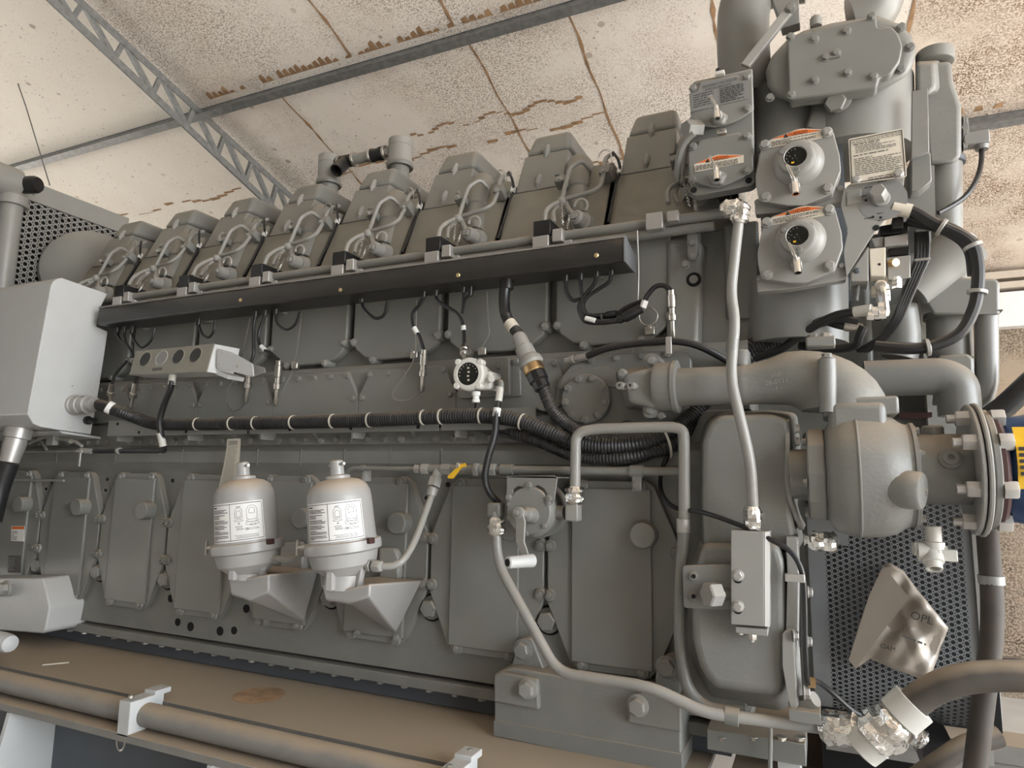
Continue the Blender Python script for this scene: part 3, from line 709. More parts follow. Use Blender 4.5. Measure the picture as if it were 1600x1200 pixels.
# ---------------------------------------------------------------- radiator behind the engine's far end
RX = -4.7
rd = thing('radiator', 'pale grey radiator with round-hole guard at upper left', 'radiator', (RX-.2, .5, 0))
pa, pb, pc = atx(37.5, 333.7, RX), atx(47.5, 338.7, RX), atx(36.3, 342.5, RX)
sy = abs(pb.y-pa.y)*1.0; sz = abs(pa.z-pc.z)
def holeplate(cells, r, n=12):
    "plate cells with a round hole each; cells are (centre, u, v) with half extents u, v"
    b = M()
    for c, u, v in cells:
        outr = []
        for k in range(n):
            t = 2*math.pi*k/n; x, y = math.cos(t), math.sin(t); s = 1/max(abs(x), abs(y))
            outr.append(c+u*(x*s)+v*(y*s))
        un, vn = u.normalized(), v.normalized()
        inn = [c+un*(r*math.cos(2*math.pi*k/n))+vn*(r*math.sin(2*math.pi*k/n)) for k in range(n)]
        b.add(outr+inn, [(k, (k+1) % n, n+(k+1) % n, n+k) for k in range(n)])
    return b
cells = []
y0 = -.5; nz = int(1.35/sz); top = atx(84, 316, RX).z-.03
for i in range(int(1.9/(sy/1)) ):
    for k in range(nz):
        cells.append((V3((RX, y0+sy*(i+.5), top-sz*(k+.5)-(sz/2 if i % 2 else 0))), YA*(sy/2), ZA*(sz/2)))
part('guard_plate', holeplate(cells, min(sy, sz)*.345), MT['paint_pale'], rd)
part('core', M().bb((RX-.3, -1.2, 1.0), (RX-.05, 2.0, top)), MT['hole'], rd)
p0 = atx(0, 265, RX); p2 = atx(200, 342, RX)
part('top_beam', M().bb((RX-.45, -1.3, top-.02), (RX+.015, p2.y, p0.z)), MT['paint_pale'], rd, bev=.004)
pp = atx(14, 380, RX+.14); pt_ = atx(27, 318, RX+.14)
part('corner_pipe', M().lathe((RX+.14, pt_.y-.03, 1.0), ZA, [(.062, 0), (.062, pt_.z-1.0-.03), (.085, pt_.z-1.0-.03), (.085, pt_.z-1.0+.03), (.07, pt_.z-1+.05)], 24), MT['paint_pale'], rd)
e = atx(30, 285, RX+.2)
part('header', M().cyl((RX+.14, -1.2, e.z+.0), (RX+.14, e.y+.02, e.z), .1, 24), MT['paint_pale'], rd, bev=.01)
part('cap', M().lathe((RX+.14, e.y+.02, e.z), V3((.9, .3, 0)), [(.055, .05), (.055, .13), (.045, .15)], 20), MT['black'], rd)
for (x, y) in ((52, 303), (98, 340), (140, 357)): bolt(rd, atx(x, y, RX+.016), XA, .01, MT['paint'], kind='round')
# round grey duct end in front of the radiator
c = at(140, 425, .55)
b = M().lathe(c, V3((.75, -.65, .1)), [(.3, -.15), (.3, 0), (.28, .05), (.2, .09), (.05, .11)], 32)
solo('air_duct', b, MT['paint_pale'], 'round grey duct in front of the radiator guard, behind the first head', 'duct')

# ---------------------------------------------------------------- control box
BX = -3.4
cb = thing('control_box', 'large white metal control box at the left edge', 'control box', (BX-.5, -.2, 1.75))
A = lambda pts: [atx(x, y, BX) for x, y in pts]
sidepts = A([(43, 647), (80, 446), (84, 439), (90, 435), (97, 434), (168, 459), (157, 481), (151, 510), (169, 518), (153, 620), (142, 679), (93, 672), (63, 667), (52, 662)])
part('cabinet', M().prism(sidepts, (-1.1, 0, 0)), MT['paint_white'], cb, bev=.004)
part('bottom_lip', M().prism(A([(92, 673), (168, 684), (168, 688), (97, 677)]), (-.9, 0, 0)), MT['paint_white'], cb, bev=.002)
for x, y in ((114, 604), (145, 611), (108, 666), (134, 671)): bolt(cb, atx(x, y, BX), XA, .007, MT['paint_white'], kind='round', name='screw')
g0 = atx(117, 633, BX)
part('gland', M().lathe(g0, XA, [(.052, 0), (.052, .015), (.044, .016), (.044, .05), (.048, .051), (.048, .06), (.042, .061), (.042, .1), (.046, .101), (.046, .112), (.036, .113), (.036, .15)], 24), MT['alu'], cb)
g1 = atx(136, 657, BX)
part('small_gland', M().lathe(g1, XA, [(.022, 0), (.022, .015), (.014, .016), (.014, .06)], 16), MT['black'], cb)
# hose gland under the box
p = at(28, 678, -.28); q_ = at(14, 722, -.3)
t = thing('conduit_hose', 'black hose with grey end fitting hanging from the control box', 'hose', q_)
d_ = (q_-p).normalized(); L_ = (q_-p).length
part('end_fitting', M().lathe(p-d_*.03, d_, [(.06, 0), (.06, .05), (.048, .055), (.05, L_*.6), (.043, L_+.03)], 20), MT['alu'], t)
part('hose', M().tube([q_, at(-2, 765, -.31), at(-14, 815, -.33)], .045, 16, fil=.05), MT['rubber'], t)
# small bracketry under the box
t = thing('latch_linkage', 'small rods and bracket under the white control box', 'linkage', at(80, 690, -.12))
part('rod', M().tube([at(25, 700, -.1), at(70, 683, -.12), at(118, 690, -.12), at(128, 697, -.12)], .008, 8, fil=.03), MT['paint_pale'], t)
part('rod', M().tube([at(40, 676, -.1), at(66, 690, -.1), at(73, 703, -.1)], .007, 8, fil=.02), MT['paint_pale'], t)
part('bracket', M().box(at(82, 687, -.12), (.06, .03, .06)), MT['paint_pale'], t, bev=.004)
part('plate', M().bb(at(0, 668, -.15), at(48, 672, -.05)), MT['paint'], t, bev=.002)
for x, y in ((30, 670), (48, 671), (112, 690)): bolt(t, at(x, y, -.15), OUT, .01, MT['zinc'])
# thin pipe lying on the door tops at far left
b = M().cyl(at(15, 750, -.05), at(100, 751, -.05), .007, 10)
solo('rod', b, MT['paint_pale'], 'thin metal rod lying across the tops of the leftmost doors', 'rod')
# ---------------------------------------------------------------- conduit shelf and the corrugated hose on it
def shelf(xa, xb, lab):
    t = thing('conduit_shelf', lab, 'bracket', ((xa+xb)/2, -.08, 1.79), 'angle brackets under the corrugated conduit')
    z1 = 1.852; b = M()
    part('top_leg', M().bb((xa, -.09, z1-.005), (xb, .03, z1)), MT['paint'], t)
    part('front_leg', M().bb((xa, -.095, z1-.078), (xb, -.09, z1)), MT['paint'], t, bev=.001)
    n = int((xb-xa)/.16)
    hb = M()
    for i in range(n):
        X = xa+.07+.16*i
        for z in (z1-.018, z1-.062):
            if (i+(z > z1-.03)) % 2: part('slot_hole', M().lathe((X, -.094, z), OUT, [(.008, 0), (.008, .002)], 10), MT['hole'], t)
    i = 0; X = xa+.06
    while X < xb-.03:
        if i % 2 == 0: part('standoff', M().bb((X-.004, -.085, 1.75), (X+.004, -.0, z1-.07)), MT['paint_pale'], t)
        else:
            b = M(); b.prism([V3((X+.035, -.088, z1-.075)), V3((X+.05, -.088, z1-.075)), V3((X+.012, -.01, 1.755)), V3((X-.003, -.01, 1.755))], (0, .004, 0)); part('standoff', b, MT['paint_pale'], t)
        X += .245; i += 1
shelf(at(170, 670, -.09).x, at(386, 670, -.09).x, 'left length of the holed angle bracket under the corrugated conduit, by the white box')
shelf(at(391, 670, -.09).x, at(686, 670, -.09).x, 'middle length of the holed angle bracket under the corrugated conduit')
shelf(at(690, 670, -.09).x, at(838, 670, -.09).x, 'right length of the holed angle bracket under the corrugated conduit')
part('wall_strip', M().bb((at(792, 690, 0).x, -.022, 1.735), (at(845, 690, 0).x, 0, 1.80)), MT['paint'], eb, bev=.002)
cy = -.05
cpts = smoothpath([atx(154, 632, BX+.14)]+[at(x, y, Y) for x, y, Y in [(178, 640, -.19), (210, 652, -.15), (236, 661, -.128), (270, 663, -.125), (400, 661, -.125), (560, 657, -.125), (690, 651, -.125), (760, 650, -.125), (810, 657, -.125), (860, 676, -.125), (905, 693, -.125), (960, 697, -.12), (1010, 690, -.1), (1050, 672, -.05), (1080, 650, .0), (1120, 600, .05), (1170, 545, .08), (1230, 515, .12), (1290, 500, .16)]], 8)
t = thing('corrugated_conduit', 'long black corrugated conduit running from the white box along the engine side', 'conduit', (-2, cy, 1.86))
part('hose', M().corr(cpts, .0285, .011, 14, .1), MT['rubber'], t)
def tie(parent, x, y, Y, r, d=None, name='cable_tie', mt='paper_tag'):
    p = at(x, y, Y); best = min(range(1, len(cpts)-1), key=lambda i: (cpts[i]-p).length) if d is None else None
    if d is None: p = cpts[best]; d = cpts[best+1]-cpts[best-1]
    part(name, M().lathe(p-d.normalized()*.005, d, [(r, 0), (r*1.06, .001), (r*1.06, .006), (r, .007)], 18), MT[mt], parent)
for x, y in ((258, 662), (303, 662), (362, 661), (403, 660), (467, 659), (520, 658), (582, 656), (658, 652), (690, 651), (751, 650), (815, 658)): tie(t, x, y, -.125, .0285)
part('label_sleeve', M().lathe(at(172, 637, -.2), at(178, 640, -.19)-at(168, 635, -.21), [(.0305, -.012), (.0305, .012)], 16, cap=False), MT['label_white'], t)
# second conduit of the bundle, below
pts = smoothpath([at(x, y, Y) for x, y, Y in [(770, 668, -.06), (830, 684, -.09), (900, 712, -.1), (960, 716, -.11), (1010, 708, -.09), (1060, 690, -.04), (1090, 640, .02), (1135, 585, .06), (1200, 540, .1), (1260, 520, .15)]], 8)
t2 = thing('corrugated_conduit', 'lower black corrugated conduit of the bundle bending behind the hand pump pipe', 'conduit', (-.6, -.1, 1.7))
part('hose', M().corr(pts, .024, .011, 12, .1), MT['rubber'], t2)
for i in (int(len(pts)*.5), int(len(pts)*.92)): tie(t2, 0, 0, 0, .056 if i < 50 else .06, pts[i+1]-pts[i-1]) if False else part('cable_tie', M().lathe(pts[i]+V3((0, 0, .02)), pts[i+1]-pts[i-1], [(.056, 0), (.056, .008)], 18, cap=False), MT['paper_tag'], t2)
pts = smoothpath([at(x, y, Y) for x, y, Y in [(640, 668, -.04), (720, 666, -.07), (800, 682, -.09), (880, 706, -.07), (960, 724, -.08), (1030, 706, -.06), (1085, 655, .0), (1110, 610, .04)]], 8)
solo('cable', M().tube(pts, .011, 8), MT['black'], 'thin black cable following the underside of the corrugated conduits', 'cable')
# paper tag
b = M(); n = 10; L_, R_ = [], []
for i in range(n+1):
    f = i/n; L_.append(at(355-14*f**1.4, 686+78*f, -.1-.02*math.sin(f*2.5))); R_.append(at(376-6*f**1.5, 685+70*f, -.1-.02*math.sin(f*2.5)))
for i in range(n): b.add([L_[i], R_[i], R_[i+1], L_[i+1]], [(0, 1, 2, 3)]); b.add([p+V3((0, .0012, 0)) for p in (L_[i], R_[i], R_[i+1], L_[i+1])], [(0, 1, 2, 3)])
tg = thing('paper_tag', 'pale curling paper tag hanging from the conduit bracket above the left filter', 'tag', L_[5])
part('paper', b, MT['paper_tag'], tg)
b = M(); rg = random.Random(5)
for i in range(1, 34):
    f = i/36+.02; k = min(n-1, int(f*n)); u = f*n-k
    l = L_[k].lerp(L_[k+1], u); r_ = R_[k].lerp(R_[k+1], u); d = r_-l; z = V3((0, -.0015, -.0011 if i > 3 else -.003))
    b.add([l+d*.12+V3((0, -.0015, 0)), l+d*rg.uniform(.6, .9)+V3((0, -.0015, 0)), l+d*.8+z, l+d*.12+z], [(0, 1, 2, 3)])
part('lettering', b, MT['ink_grey'], tg)
# ---------------------------------------------------------------- gauge box with four round ports
gb = thing('gauge_box', 'brown metal box with four round gauges under the cable tray', 'gauge box', at(265, 585, -.2))
gy, gt = -.24, .25
gz = at(262, 585, gy).z
G = lambda x, y: aton(x, y, gy, gz, gt)
fr = [G(212, 549), G(334, 537), G(322, 581), G(202, 586)]
part('front', M().prism(fr, (.0, .006, 0)), MT['olive'], gb)
bk = [p+V3((0.02, .13, .0)) for p in fr]
part('body', M().prism([p+V3((0, .006, 0)) for p in fr], (0, 0, 0), bk), MT['paint_white'], gb, bev=.002)
nrm = (fr[1]-fr[0]).cross(fr[3]-fr[0]).normalized(); nrm = nrm if nrm.y < 0 else -nrm
for i, (x, y) in enumerate(((227.5, 561.5), (253, 559.5), (279, 557.5), (306, 555))):
    c = G(x, y)
    o = part('gauge', M().lathe(c, nrm, [(.037, 0), (.037, .003), (.0345, .004), (.034, .001)], 24), MT['alu'] if i == 1 else MT['olive'], gb)
    part('dial', M().lathe(c, nrm, [(.0335, 0), (.0335, .0025)], 24), MT['label_grey'] if i == 1 else MT['gauge_glass'], o)
part('name_strip', M().prism([G(238.5, 575), G(254.5, 574), G(254, 578), G(238, 579.5)], nrm*.002), MT['ink_grey'], gb)
b = M(); b.prism(rpoly([at(x, y, -.2) for x, y in [(340, 544), (362, 550), (394, 568), (396, 588), (380, 585), (338, 574)]], .012), (0, .006, 0)); part('arm', b, MT['paint_white'], gb)
b = M(); b.prism(rpoly([at(x, y, -.17) for x, y in [(392, 568), (412, 574), (414, 582), (392, 590)]], .008), (0, .006, 0)); part('arm_tip', b, MT['alu'], gb)
b = M(); poly(b, [(326, 580), (336, 577), (357, 586), (355, 592)], -.19, -.1); part('gusset', b, MT['paint_white'], gb)
for x, y in ((347, 550), (341, 569)): bolt(gb, at(x, y, -.2), OUT, .006, MT['alu'], kind='round')
bolt(gb, at(373, 573, -.19), OUT, .01, MT['zinc'])
# drain hose from the gauge box
t = thing('gauge_hose', 'thin black hose dropping from the gauge box past the conduit to a petcock', 'hose', at(255, 700, -.12))
pts = smoothpath([at(x, y, Y) for x, y, Y in [(269, 588, -.2), (267, 605, -.2), (257, 630, -.17), (250, 655, -.16), (251, 675, -.15), (255, 695, -.13), (256, 703, -.12)]], 6)
part('hose', M().tube(pts, .014, 10), MT['rubber'], t)
part('end_fitting', M().cyl(at(270, 585, -.2), at(268, 601, -.2), .016, 12), MT['cream_plastic'], t)
part('end_fitting', M().cyl(at(250, 676, -.15), at(255, 697, -.13), .016, 12), MT['cream_plastic'], t)
part('pipe', M().tube([at(256, 701, -.12), at(256, 704.5, -.12), at(148, 705, -.1)], .012, 10, fil=.012), MT['black'], t)
part('pipe', M().tube([at(148, 705, -.1), at(40, 706, -.08)], .006, 10), MT['paint_pale'], t)
for x in (186, 249): part('pipe_clip', M().lathe(at(x, 704.7, -.11), XA, [(.016, -.008), (.016, .008)], 12), MT['alu'], t)
part('petcock', M().tube([at(142, 705, -.11), at(124, 704, -.12)], .014, 8), MT['alu'], t)
part('petcock_lever', M().box(at(125, 715, -.13), (.012, .008, .09)), MT['alu'], t, bev=.003)
part('petcock_handle', M().box(at(124, 705, -.13), (.05, .01, .014)), MT['alu'], t, bev=.003)
# ---------------------------------------------------------------- cables hanging from the tray
CY = -.04
def cable(px, r, label, mt='black', plug=None, sleeve=None, Ys=None, top=True, group='sensor cables under the tray', name='sensor_cable', glandr=.011):
    P_ = [at(x, y, (Ys[i] if Ys else CY)) for i, (x, y) in enumerate(px)]
    if top: P_ = [P_[0]+V3((0, 0, .03))]+P_
    t = thing(name, label, 'cable', P_[len(P_)//2], group)
    part('cable', M().tube(smoothpath(P_, 6), r, 8), MT[mt], t)
    if top:
        part('gland', M().lathe(P_[0]+V3((0, 0, .0)), -ZA, [(glandr, 0), (glandr, .04), (glandr*.8, .045)], 10), MT['black'] if mt == 'black' else MT['zinc'], t)
    if sleeve:
        s0, s1 = [at(x, y, CY) for x, y in sleeve]; part('marker_sleeve', M().cyl(s0, s1, r*1.35, 10), MT['label_white'], t)
    if plug:
        a, c = at(*plug[0], Ys[-1] if Ys else CY), at(*plug[1], plug[2] if len(plug) > 2 else 0.0); d = c-a; L2 = d.length
        part('plug', M().lathe(a, d, [(.013, 0), (.013, L2*.1), (.016, L2*.11), (.016, L2*.35), (.012, L2*.37), (.012, L2*.5), (.016, L2*.51), (.016, L2*.62), (.008, L2*.64), (.008, L2*.95), (.005, L2)], 12), MT['zinc'], t)
    return t
cable([(399, 492), (396, 512), (396, 550), (392, 566)], .0075, 'sensor cable with silver plug just right of the gauge box arm', plug=((391, 566), (385, 629)))
cable([(414, 490), (404, 522), (408, 543), (422, 551), (435, 562)], .0075, 'sensor cable with white sleeve and silver plug, second right of the gauge box', plug=((436, 563), (431, 634)), sleeve=((408, 541), (414, 547)))
cable([(310, 504), (316, 522), (326, 527), (334, 517), (336, 501)], .006, 'short black cable loop above the right end of the gauge box')
cable([(431, 487), (433, 505), (447, 515), (461, 507), (469, 487)], .006, 'short black cable loop right of the two silver plugs')
cable([(565, 468), (569, 483), (585, 497), (600, 492), (606, 470)], .007, 'short black cable loop near the middle of the tray')
cable([(206, 517), (210, 532), (222, 543), (236, 532), (242, 512)], .006, 'short black cable loop by the left end of the gauge box')
cable([(183, 516), (186, 528), (200, 541), (207, 553)], .006, 'black cable leading from the tray to the left end of the gauge box')
cable([(194, 515), (196, 532), (205, 548), (209, 558)], .006, 'second black cable at the left end of the gauge box, beside the first')
cable([(662, 460), (656, 475), (645, 490), (646, 510), (655, 525), (662, 546)], .0075, 'sensor cable with white sleeve and silver plug above the big wire loop', plug=((663, 546), (659, 612)), sleeve=((647, 512), (652, 521)))
cable([(681, 457), (683, 469), (698, 479), (713, 489), (722, 503), (725, 522), (725, 541)], .0075, 'black cable running from the tray down to the dial transmitter', plug=((725, 540), (725, 560), -.12), sleeve=((724, 509), (724.5, 516)))
cable([(735, 457), (726, 470), (723, 484)], .006, 'short black cable by the rib above the dial transmitter')
cable([(724, 452), (724, 470), (722, 490)], .006, 'short black cable beside the rib, left of the thick connector hose')
L4 = ['leftmost black cable of the bundle hanging at the right end of the tray', 'second black cable of the bundle at the right end of the tray', 'third black cable of the bundle at the right end of the tray', 'rightmost black cable of the bundle at the right end of the tray']
cable([(884, 434), (885, 455), (895, 469), (910, 467), (906, 480), (908, 492)], .0075, L4[0], group='four cables at the right end of the tray')
cable([(907, 432), (908, 455), (910, 466), (904, 482), (912, 498), (928, 502)], .0075, L4[1], group='four cables at the right end of the tray')
cable([(932, 427), (929, 443), (915, 460), (908, 474), (914, 490), (930, 494)], .0075, L4[2], group='four cables at the right end of the tray')
cable([(955, 424), (952, 440), (935, 452), (918, 464), (911, 478), (918, 492), (932, 495)], .0075, L4[3], group='four cables at the right end of the tray')
t = thing('plug_connector', 'upper black plug connector at the right end below the tray', 'connector', at(945, 494, CY), 'black plug connectors')
for (a, c, r) in (((928, 495), (950, 493), .011), ((948, 493), (964, 491), .015)): part('shell', M().cyl(at(*a, CY), at(*c, CY), r, 12), MT['black'], t)
part('cable', M().tube(smoothpath([at(964, 491, CY), at(980, 480, CY), at(1004, 470, CY)], 5), .0085, 8), MT['black'], t)
part('tie', M().cyl(at(939, 492, CY-.02), at(941, 503, CY-.02), .004, 6), MT['black'], t)
t = thing('plug_connector', 'lower, thicker black plug connector at the right end below the tray', 'connector', at(985, 492, CY), 'black plug connectors')
part('cable', M().tube(smoothpath([at(908, 490, CY-.02), at(916, 501, CY-.02), at(940, 503, CY-.02), at(968, 500, CY-.02)], 5), .011, 8), MT['black'], t)
part('shell', M().lathe(at(966, 500, CY-.02), at(1005, 480, CY-.02)-at(966, 500, CY-.02), [(.016, 0), (.017, .02), (.021, .022), (.022, .06), (.019, .07), (.018, .09)], 14), MT['black'], t)
part('label', M().cyl(at(915, 497, CY-.03), at(930, 501, CY-.03), .009, 8), MT['label_white'], t)
part('cap', M().cyl(at(1004, 481, CY-.02), at(1008, 470, CY-.02), .012, 8), MT['label_white'], t)
cable([(1006, 472), (1012, 461), (1024, 448), (1037, 446), (1047, 453)], .009, 'black sensor cable arching to the silver plug at the right end panel', plug=((1049, 453), (1052, 528)), top=False)
# thin wires with clips
def wire(px, label, Y=-.02, r=.0022, clip=None):
    P_ = [at(x, y, Y) for x, y in px]; t = thing('safety_wire', label, 'wire', P_[-1], 'thin lanyard wires on the engine side')
    part('wire', M().tube(smoothpath(P_, 7), r, 6), MT['wire_steel'], t)
    if clip:
        c = at(*clip, .06); part('clip', M().box(c+V3((0, -.01, 0)), (.035, .02, .03)), MT['zinc'], t, bev=.003)
        bolt(t, c+V3((0, -.02, .012)), OUT, .006, MT['zinc'])
wire([(391, 497), (383, 535), (375, 565), (371, 584), (356, 610), (357, 636), (368, 642), (386, 629)], 'thin wire looping beside the first silver plug, right of the gauge box', clip=(373, 575))
wire([(471, 488), (468, 520), (460, 570), (445, 605), (432, 633)], 'thin wire falling from the tray to the tip of the second silver plug', clip=(464, 572))
wire([(651, 468), (650, 520), (648, 556), (634, 585), (615, 613), (619, 625), (641, 624), (660, 611)], 'wide wire loop beside the silver plug left of the dial transmitter', clip=(650, 556))
wire([(761, 455), (763, 500), (764, 523), (752, 545)], 'thin wire above the dial transmitter, left of the connector hose', clip=(756, 550))
wire([(999, 480), (1000, 500), (1011, 508), (1024, 503), (1027, 490), (1015, 480), (1002, 482)], 'small wire ring below the black plugs at the right end', clip=(1017, 518))
wire([(996, 360), (998, 420), (997, 470)], 'thin wire hanging down from the right end of the tray')
wire([(242, 515), (232, 540), (222, 547)], 'thin pale wire above the gauge box')
for (a, c, lab) in (((175, 600), (172, 628), 'silver sensor plug nearest the white box'), ((212, 598), (205, 636), 'silver sensor plug left of the gauge hose, second from the white box')):
    t = thing('sensor_plug', lab, 'sensor', at(*c, -.03), 'silver plugs by the white box')
    A_, C_ = at(*a, -.06), at(*c, -.02); d = C_-A_; L2 = d.length
    part('body', M().lathe(A_, d, [(.014, 0), (.014, L2*.4), (.018, L2*.42), (.018, L2*.6), (.009, L2*.62), (.008, L2)], 12), MT['zinc'], t)
    part('cable', M().tube(smoothpath([A_, A_+V3((.02, 0, .05)), A_+V3((.07, .02, .12))], 6), .007, 8), MT['black'], t)
# ---------------------------------------------------------------- dial transmitter
tm = thing('dial_transmitter', 'round grey transmitter with black dial face in the middle of the engine side', 'transmitter', at(735, 585, -.12))
part('back_plate', M().prism(rpoly([at(x, y, -.02) for x, y in [(716, 563), (795, 558), (796, 618), (716, 623)]], .012), (0, .02, 0)), MT['paint'], tm, bev=.003)
part('back_plate', M().prism(rpoly([at(x, y, .0) for x, y in [(740, 568), (812, 565), (814, 619), (740, 624)]], .012), (0, .015, 0)), MT['paint'], tm, bev=.003)
c0_, c1_ = at(752, 592, -.03), at(731, 584, -.16); d = c1_-c0_; L_ = d.length
part('housing', M().lathe(c0_, d, [(.05, 0), (.055, L_*.5), (.055, L_*.62), (.062, L_*.65), (.062, L_*.95), (.056, L_), (.043, L_+.002), (.042, L_-.006)], 28), MT['cream_plastic'], tm)
dn = d.normalized(); fx = (XA-dn*XA.dot(dn)).normalized(); fz = dn.cross(fx); fz = fz if fz.z > 0 else -fz
o = part('dial', M().lathe(c1_-dn*.004, d, [(.042, 0), (.042, .001)], 24), MT['gauge_glass'], tm)
b = M()
for k in range(4): b.box(c1_+fz*(.022-.015*k)+fx*(.002*(k % 2))-dn*.002, (.008, .006, .001), (fx, fz, dn))
for k in range(9): t_ = k*math.pi/8+.2; b.box(c1_+fx*(.034*math.cos(t_))+fz*(.034*math.sin(t_))-dn*.002, (.003, .003, .001), (fx, fz, dn))
part('markings', b, MT['label_cream'], o)
for k in range(4):
    t_ = k*math.pi/2+.75; p = c1_+fx*(.062*math.cos(t_))+fz*(.062*math.sin(t_))-dn*.03
    part('ear', M().lathe(p, d, [(.013, 0), (.013, .028), (.009, .032)], 12), MT['cream_plastic'], tm)
part('junction_body', M().box(at(762, 597, -.08), (.075, .09, .07)), MT['cream_plastic'], tm, bev=.012, seg=3)
part('gland', M().lathe(at(744, 612, -.12), -ZA, [(.016, 0), (.016, .015), (.012, .016), (.012, .028), (.015, .03), (.015, .04)], 14), MT['label_white'], tm)
part('cable', M().tube(smoothpath([at(744, 622, -.12), at(741, 640, -.1), at(727, 655, -.09), (at(726, 662, -.07)), at(748, 659, -.08), at(756, 655, -.08)], 6), .004, 6), MT['black'], tm)
bolt(tm, at(808, 566, -.0), OUT, .012); bolt(tm, at(780, 572, -.02), OUT, .012)
part('plug_screw', M().cyl(at(770, 592, -.1), at(768, 592, -.14), .012, 12), MT['cream_plastic'], tm)
part('elbow', M().tube([at(772, 599, -.08), at(783, 597, -.12), at(783, 607, -.12)], .011, 10, fil=.01), MT['paint'], tm)
t = thing('transmitter_hose', 'black hose with white sleeve from the dial transmitter down to the hand pump', 'hose', at(762, 700, -.15))
pts = smoothpath([at(x, y, Y) for x, y, Y in [(782, 606, -.12), (780, 622, -.13), (776, 645, -.15), (773, 680, -.16), (763, 715, -.17), (758, 745, -.17), (764, 768, -.16), (780, 787, -.14)]], 7)
part('hose', M().tube(pts, .0125, 10), MT['rubber'], t)
part('end_fitting', M().cyl(pts[0], pts[9], .013, 12), MT['cream_plastic'], t)
part('marker_sleeve', M().cyl(at(777, 638, -.145), at(775.5, 651, -.15), .0145, 12), MT['label_white'], t)
# ---------------------------------------------------------------- thick connector hose with brass gland
t = thing('connector_hose', 'thick black hose with grey and brass connector hanging from the tray', 'hose', at(840, 575, -.1))
pts = smoothpath([at(x, y, Y) for x, y, Y in [(791, 440, -.06), (788, 465, -.06), (790, 490, -.07), (800, 510, -.09), (815, 527, -.1)]], 6)
part('upper_hose', M().tube(pts[:14], .0215, 14), MT['black'], t); part('ribbed_hose', M().corr(pts[13:], .021, .009), MT['rubber'], t)
part('tray_gland', M().lathe(at(792, 440, -.06), ZA, [(.026, -.03), (.026, .02), (.03, .021), (.03, .05)], 14), MT['black'], t)
a, c = at(811, 527, -.1), at(847, 605, -.12); d = c-a; L_ = d.length
part('connector', M().lathe(a, d, [(.024, -.01), (.028, 0), (.028, L_*.2), (.034, L_*.22), (.034, L_*.4), (.044, L_*.46), (.046, L_*.54), (.04, L_*.58)], 24), MT['paint_pale'], t)
part('brass_ring', M().lathe(a+d*.57, d, [(.036, 0), (.038, .01), (.038, L_*.13), (.034, L_*.15)], 24), MT['brass'], t)
b = M().lathe(a+d*.72, d, [(.03, 0), (.036, .004), (.036, L_*.16), (.03, L_*.18), (.03, L_*.3), (.026, L_*.32)], 10); part('back_nut', b, MT['black'], t)
pts = smoothpath([at(x, y, Y) for x, y, Y in [(849, 607, -.12), (856, 625, -.12), (866, 645, -.12), (885, 662, -.12), (905, 676, -.13), (925, 690, -.12)]], 7)
part('ribbed_hose', M().corr(pts, .0235, .01), MT['rubber'], t)
part('marker_sleeve', M().cyl(at(796, 504, -.088), at(803, 514, -.094), .0235, 12), MT['label_cream'], t)
# ---------------------------------------------------------------- gear end face of the block with round cover
fp = thing('round_cover', 'round bolted cover plate left of the thick water pipe', 'cover', at(913, 660, 0))
part('base_plate', M().prism(rpoly([at(x, y, -.012) for x, y in [(866, 655), (872, 595), (893, 570), (935, 556), (1070, 548), (1080, 560), (1078, 640), (1070, 700), (1010, 680), (985, 655), (960, 665), (915, 690), (870, 672)]], .012), (0, .045, 0)), MT['paint'], fp, bev=.004)
cc = at(914, 623, -.042)
part('disc', M().lathe(cc+YA*.035, OUT, [(.09, 0), (.09, .03), (.086, .035)], 40), MT['paint'], fp)
part('upper_lobe', M().prism([at(x, y, -.022) for x, y in [(872, 605), (880, 585), (905, 577), (948, 572), (962, 580), (968, 605)]], (0, .03, 0)), MT['paint'], fp, bev=.004)
for k in range(9):
    t_ = k*2*math.pi/9+.5; bolt(fp, cc+V3((.076*math.cos(t_), 0, .076*math.sin(t_))), OUT, .0115)
for x, y in ((924, 563), (963, 560), (1003, 557), (1043, 554), (878, 605), (873, 632), (871, 655), (974, 585)): bolt(fp, at(x, y, -.012), OUT, .011)
t = thing('oil_hose', 'thin black hose arching over the round cover plate', 'hose', at(940, 545, -.05))
pts = smoothpath([at(x, y, Y) for x, y, Y in [(918, 556, -.04), (950, 544, -.05), (1000, 536, -.05), (1050, 533, -.05), (1090, 540, -.04), (1130, 560, .0), (1150, 575, .04)]], 7)
part('hose', M().tube(pts, .0125, 10), MT['rubber'], t)
part('end_fitting', M().lathe(at(884, 564, -.02), at(918, 556, -.04)-at(884, 564, -.02), [(.012, 0), (.012, .02), (.015, .021), (.015, .035), (.01, .036), (.01, .05), (.014, .051), (.014, .09)], 12), MT['alu'], t)
part('clip', M().box(at(1045, 540, -.06), (.02, .012, .06)), MT['alu'], t, bev=.002)
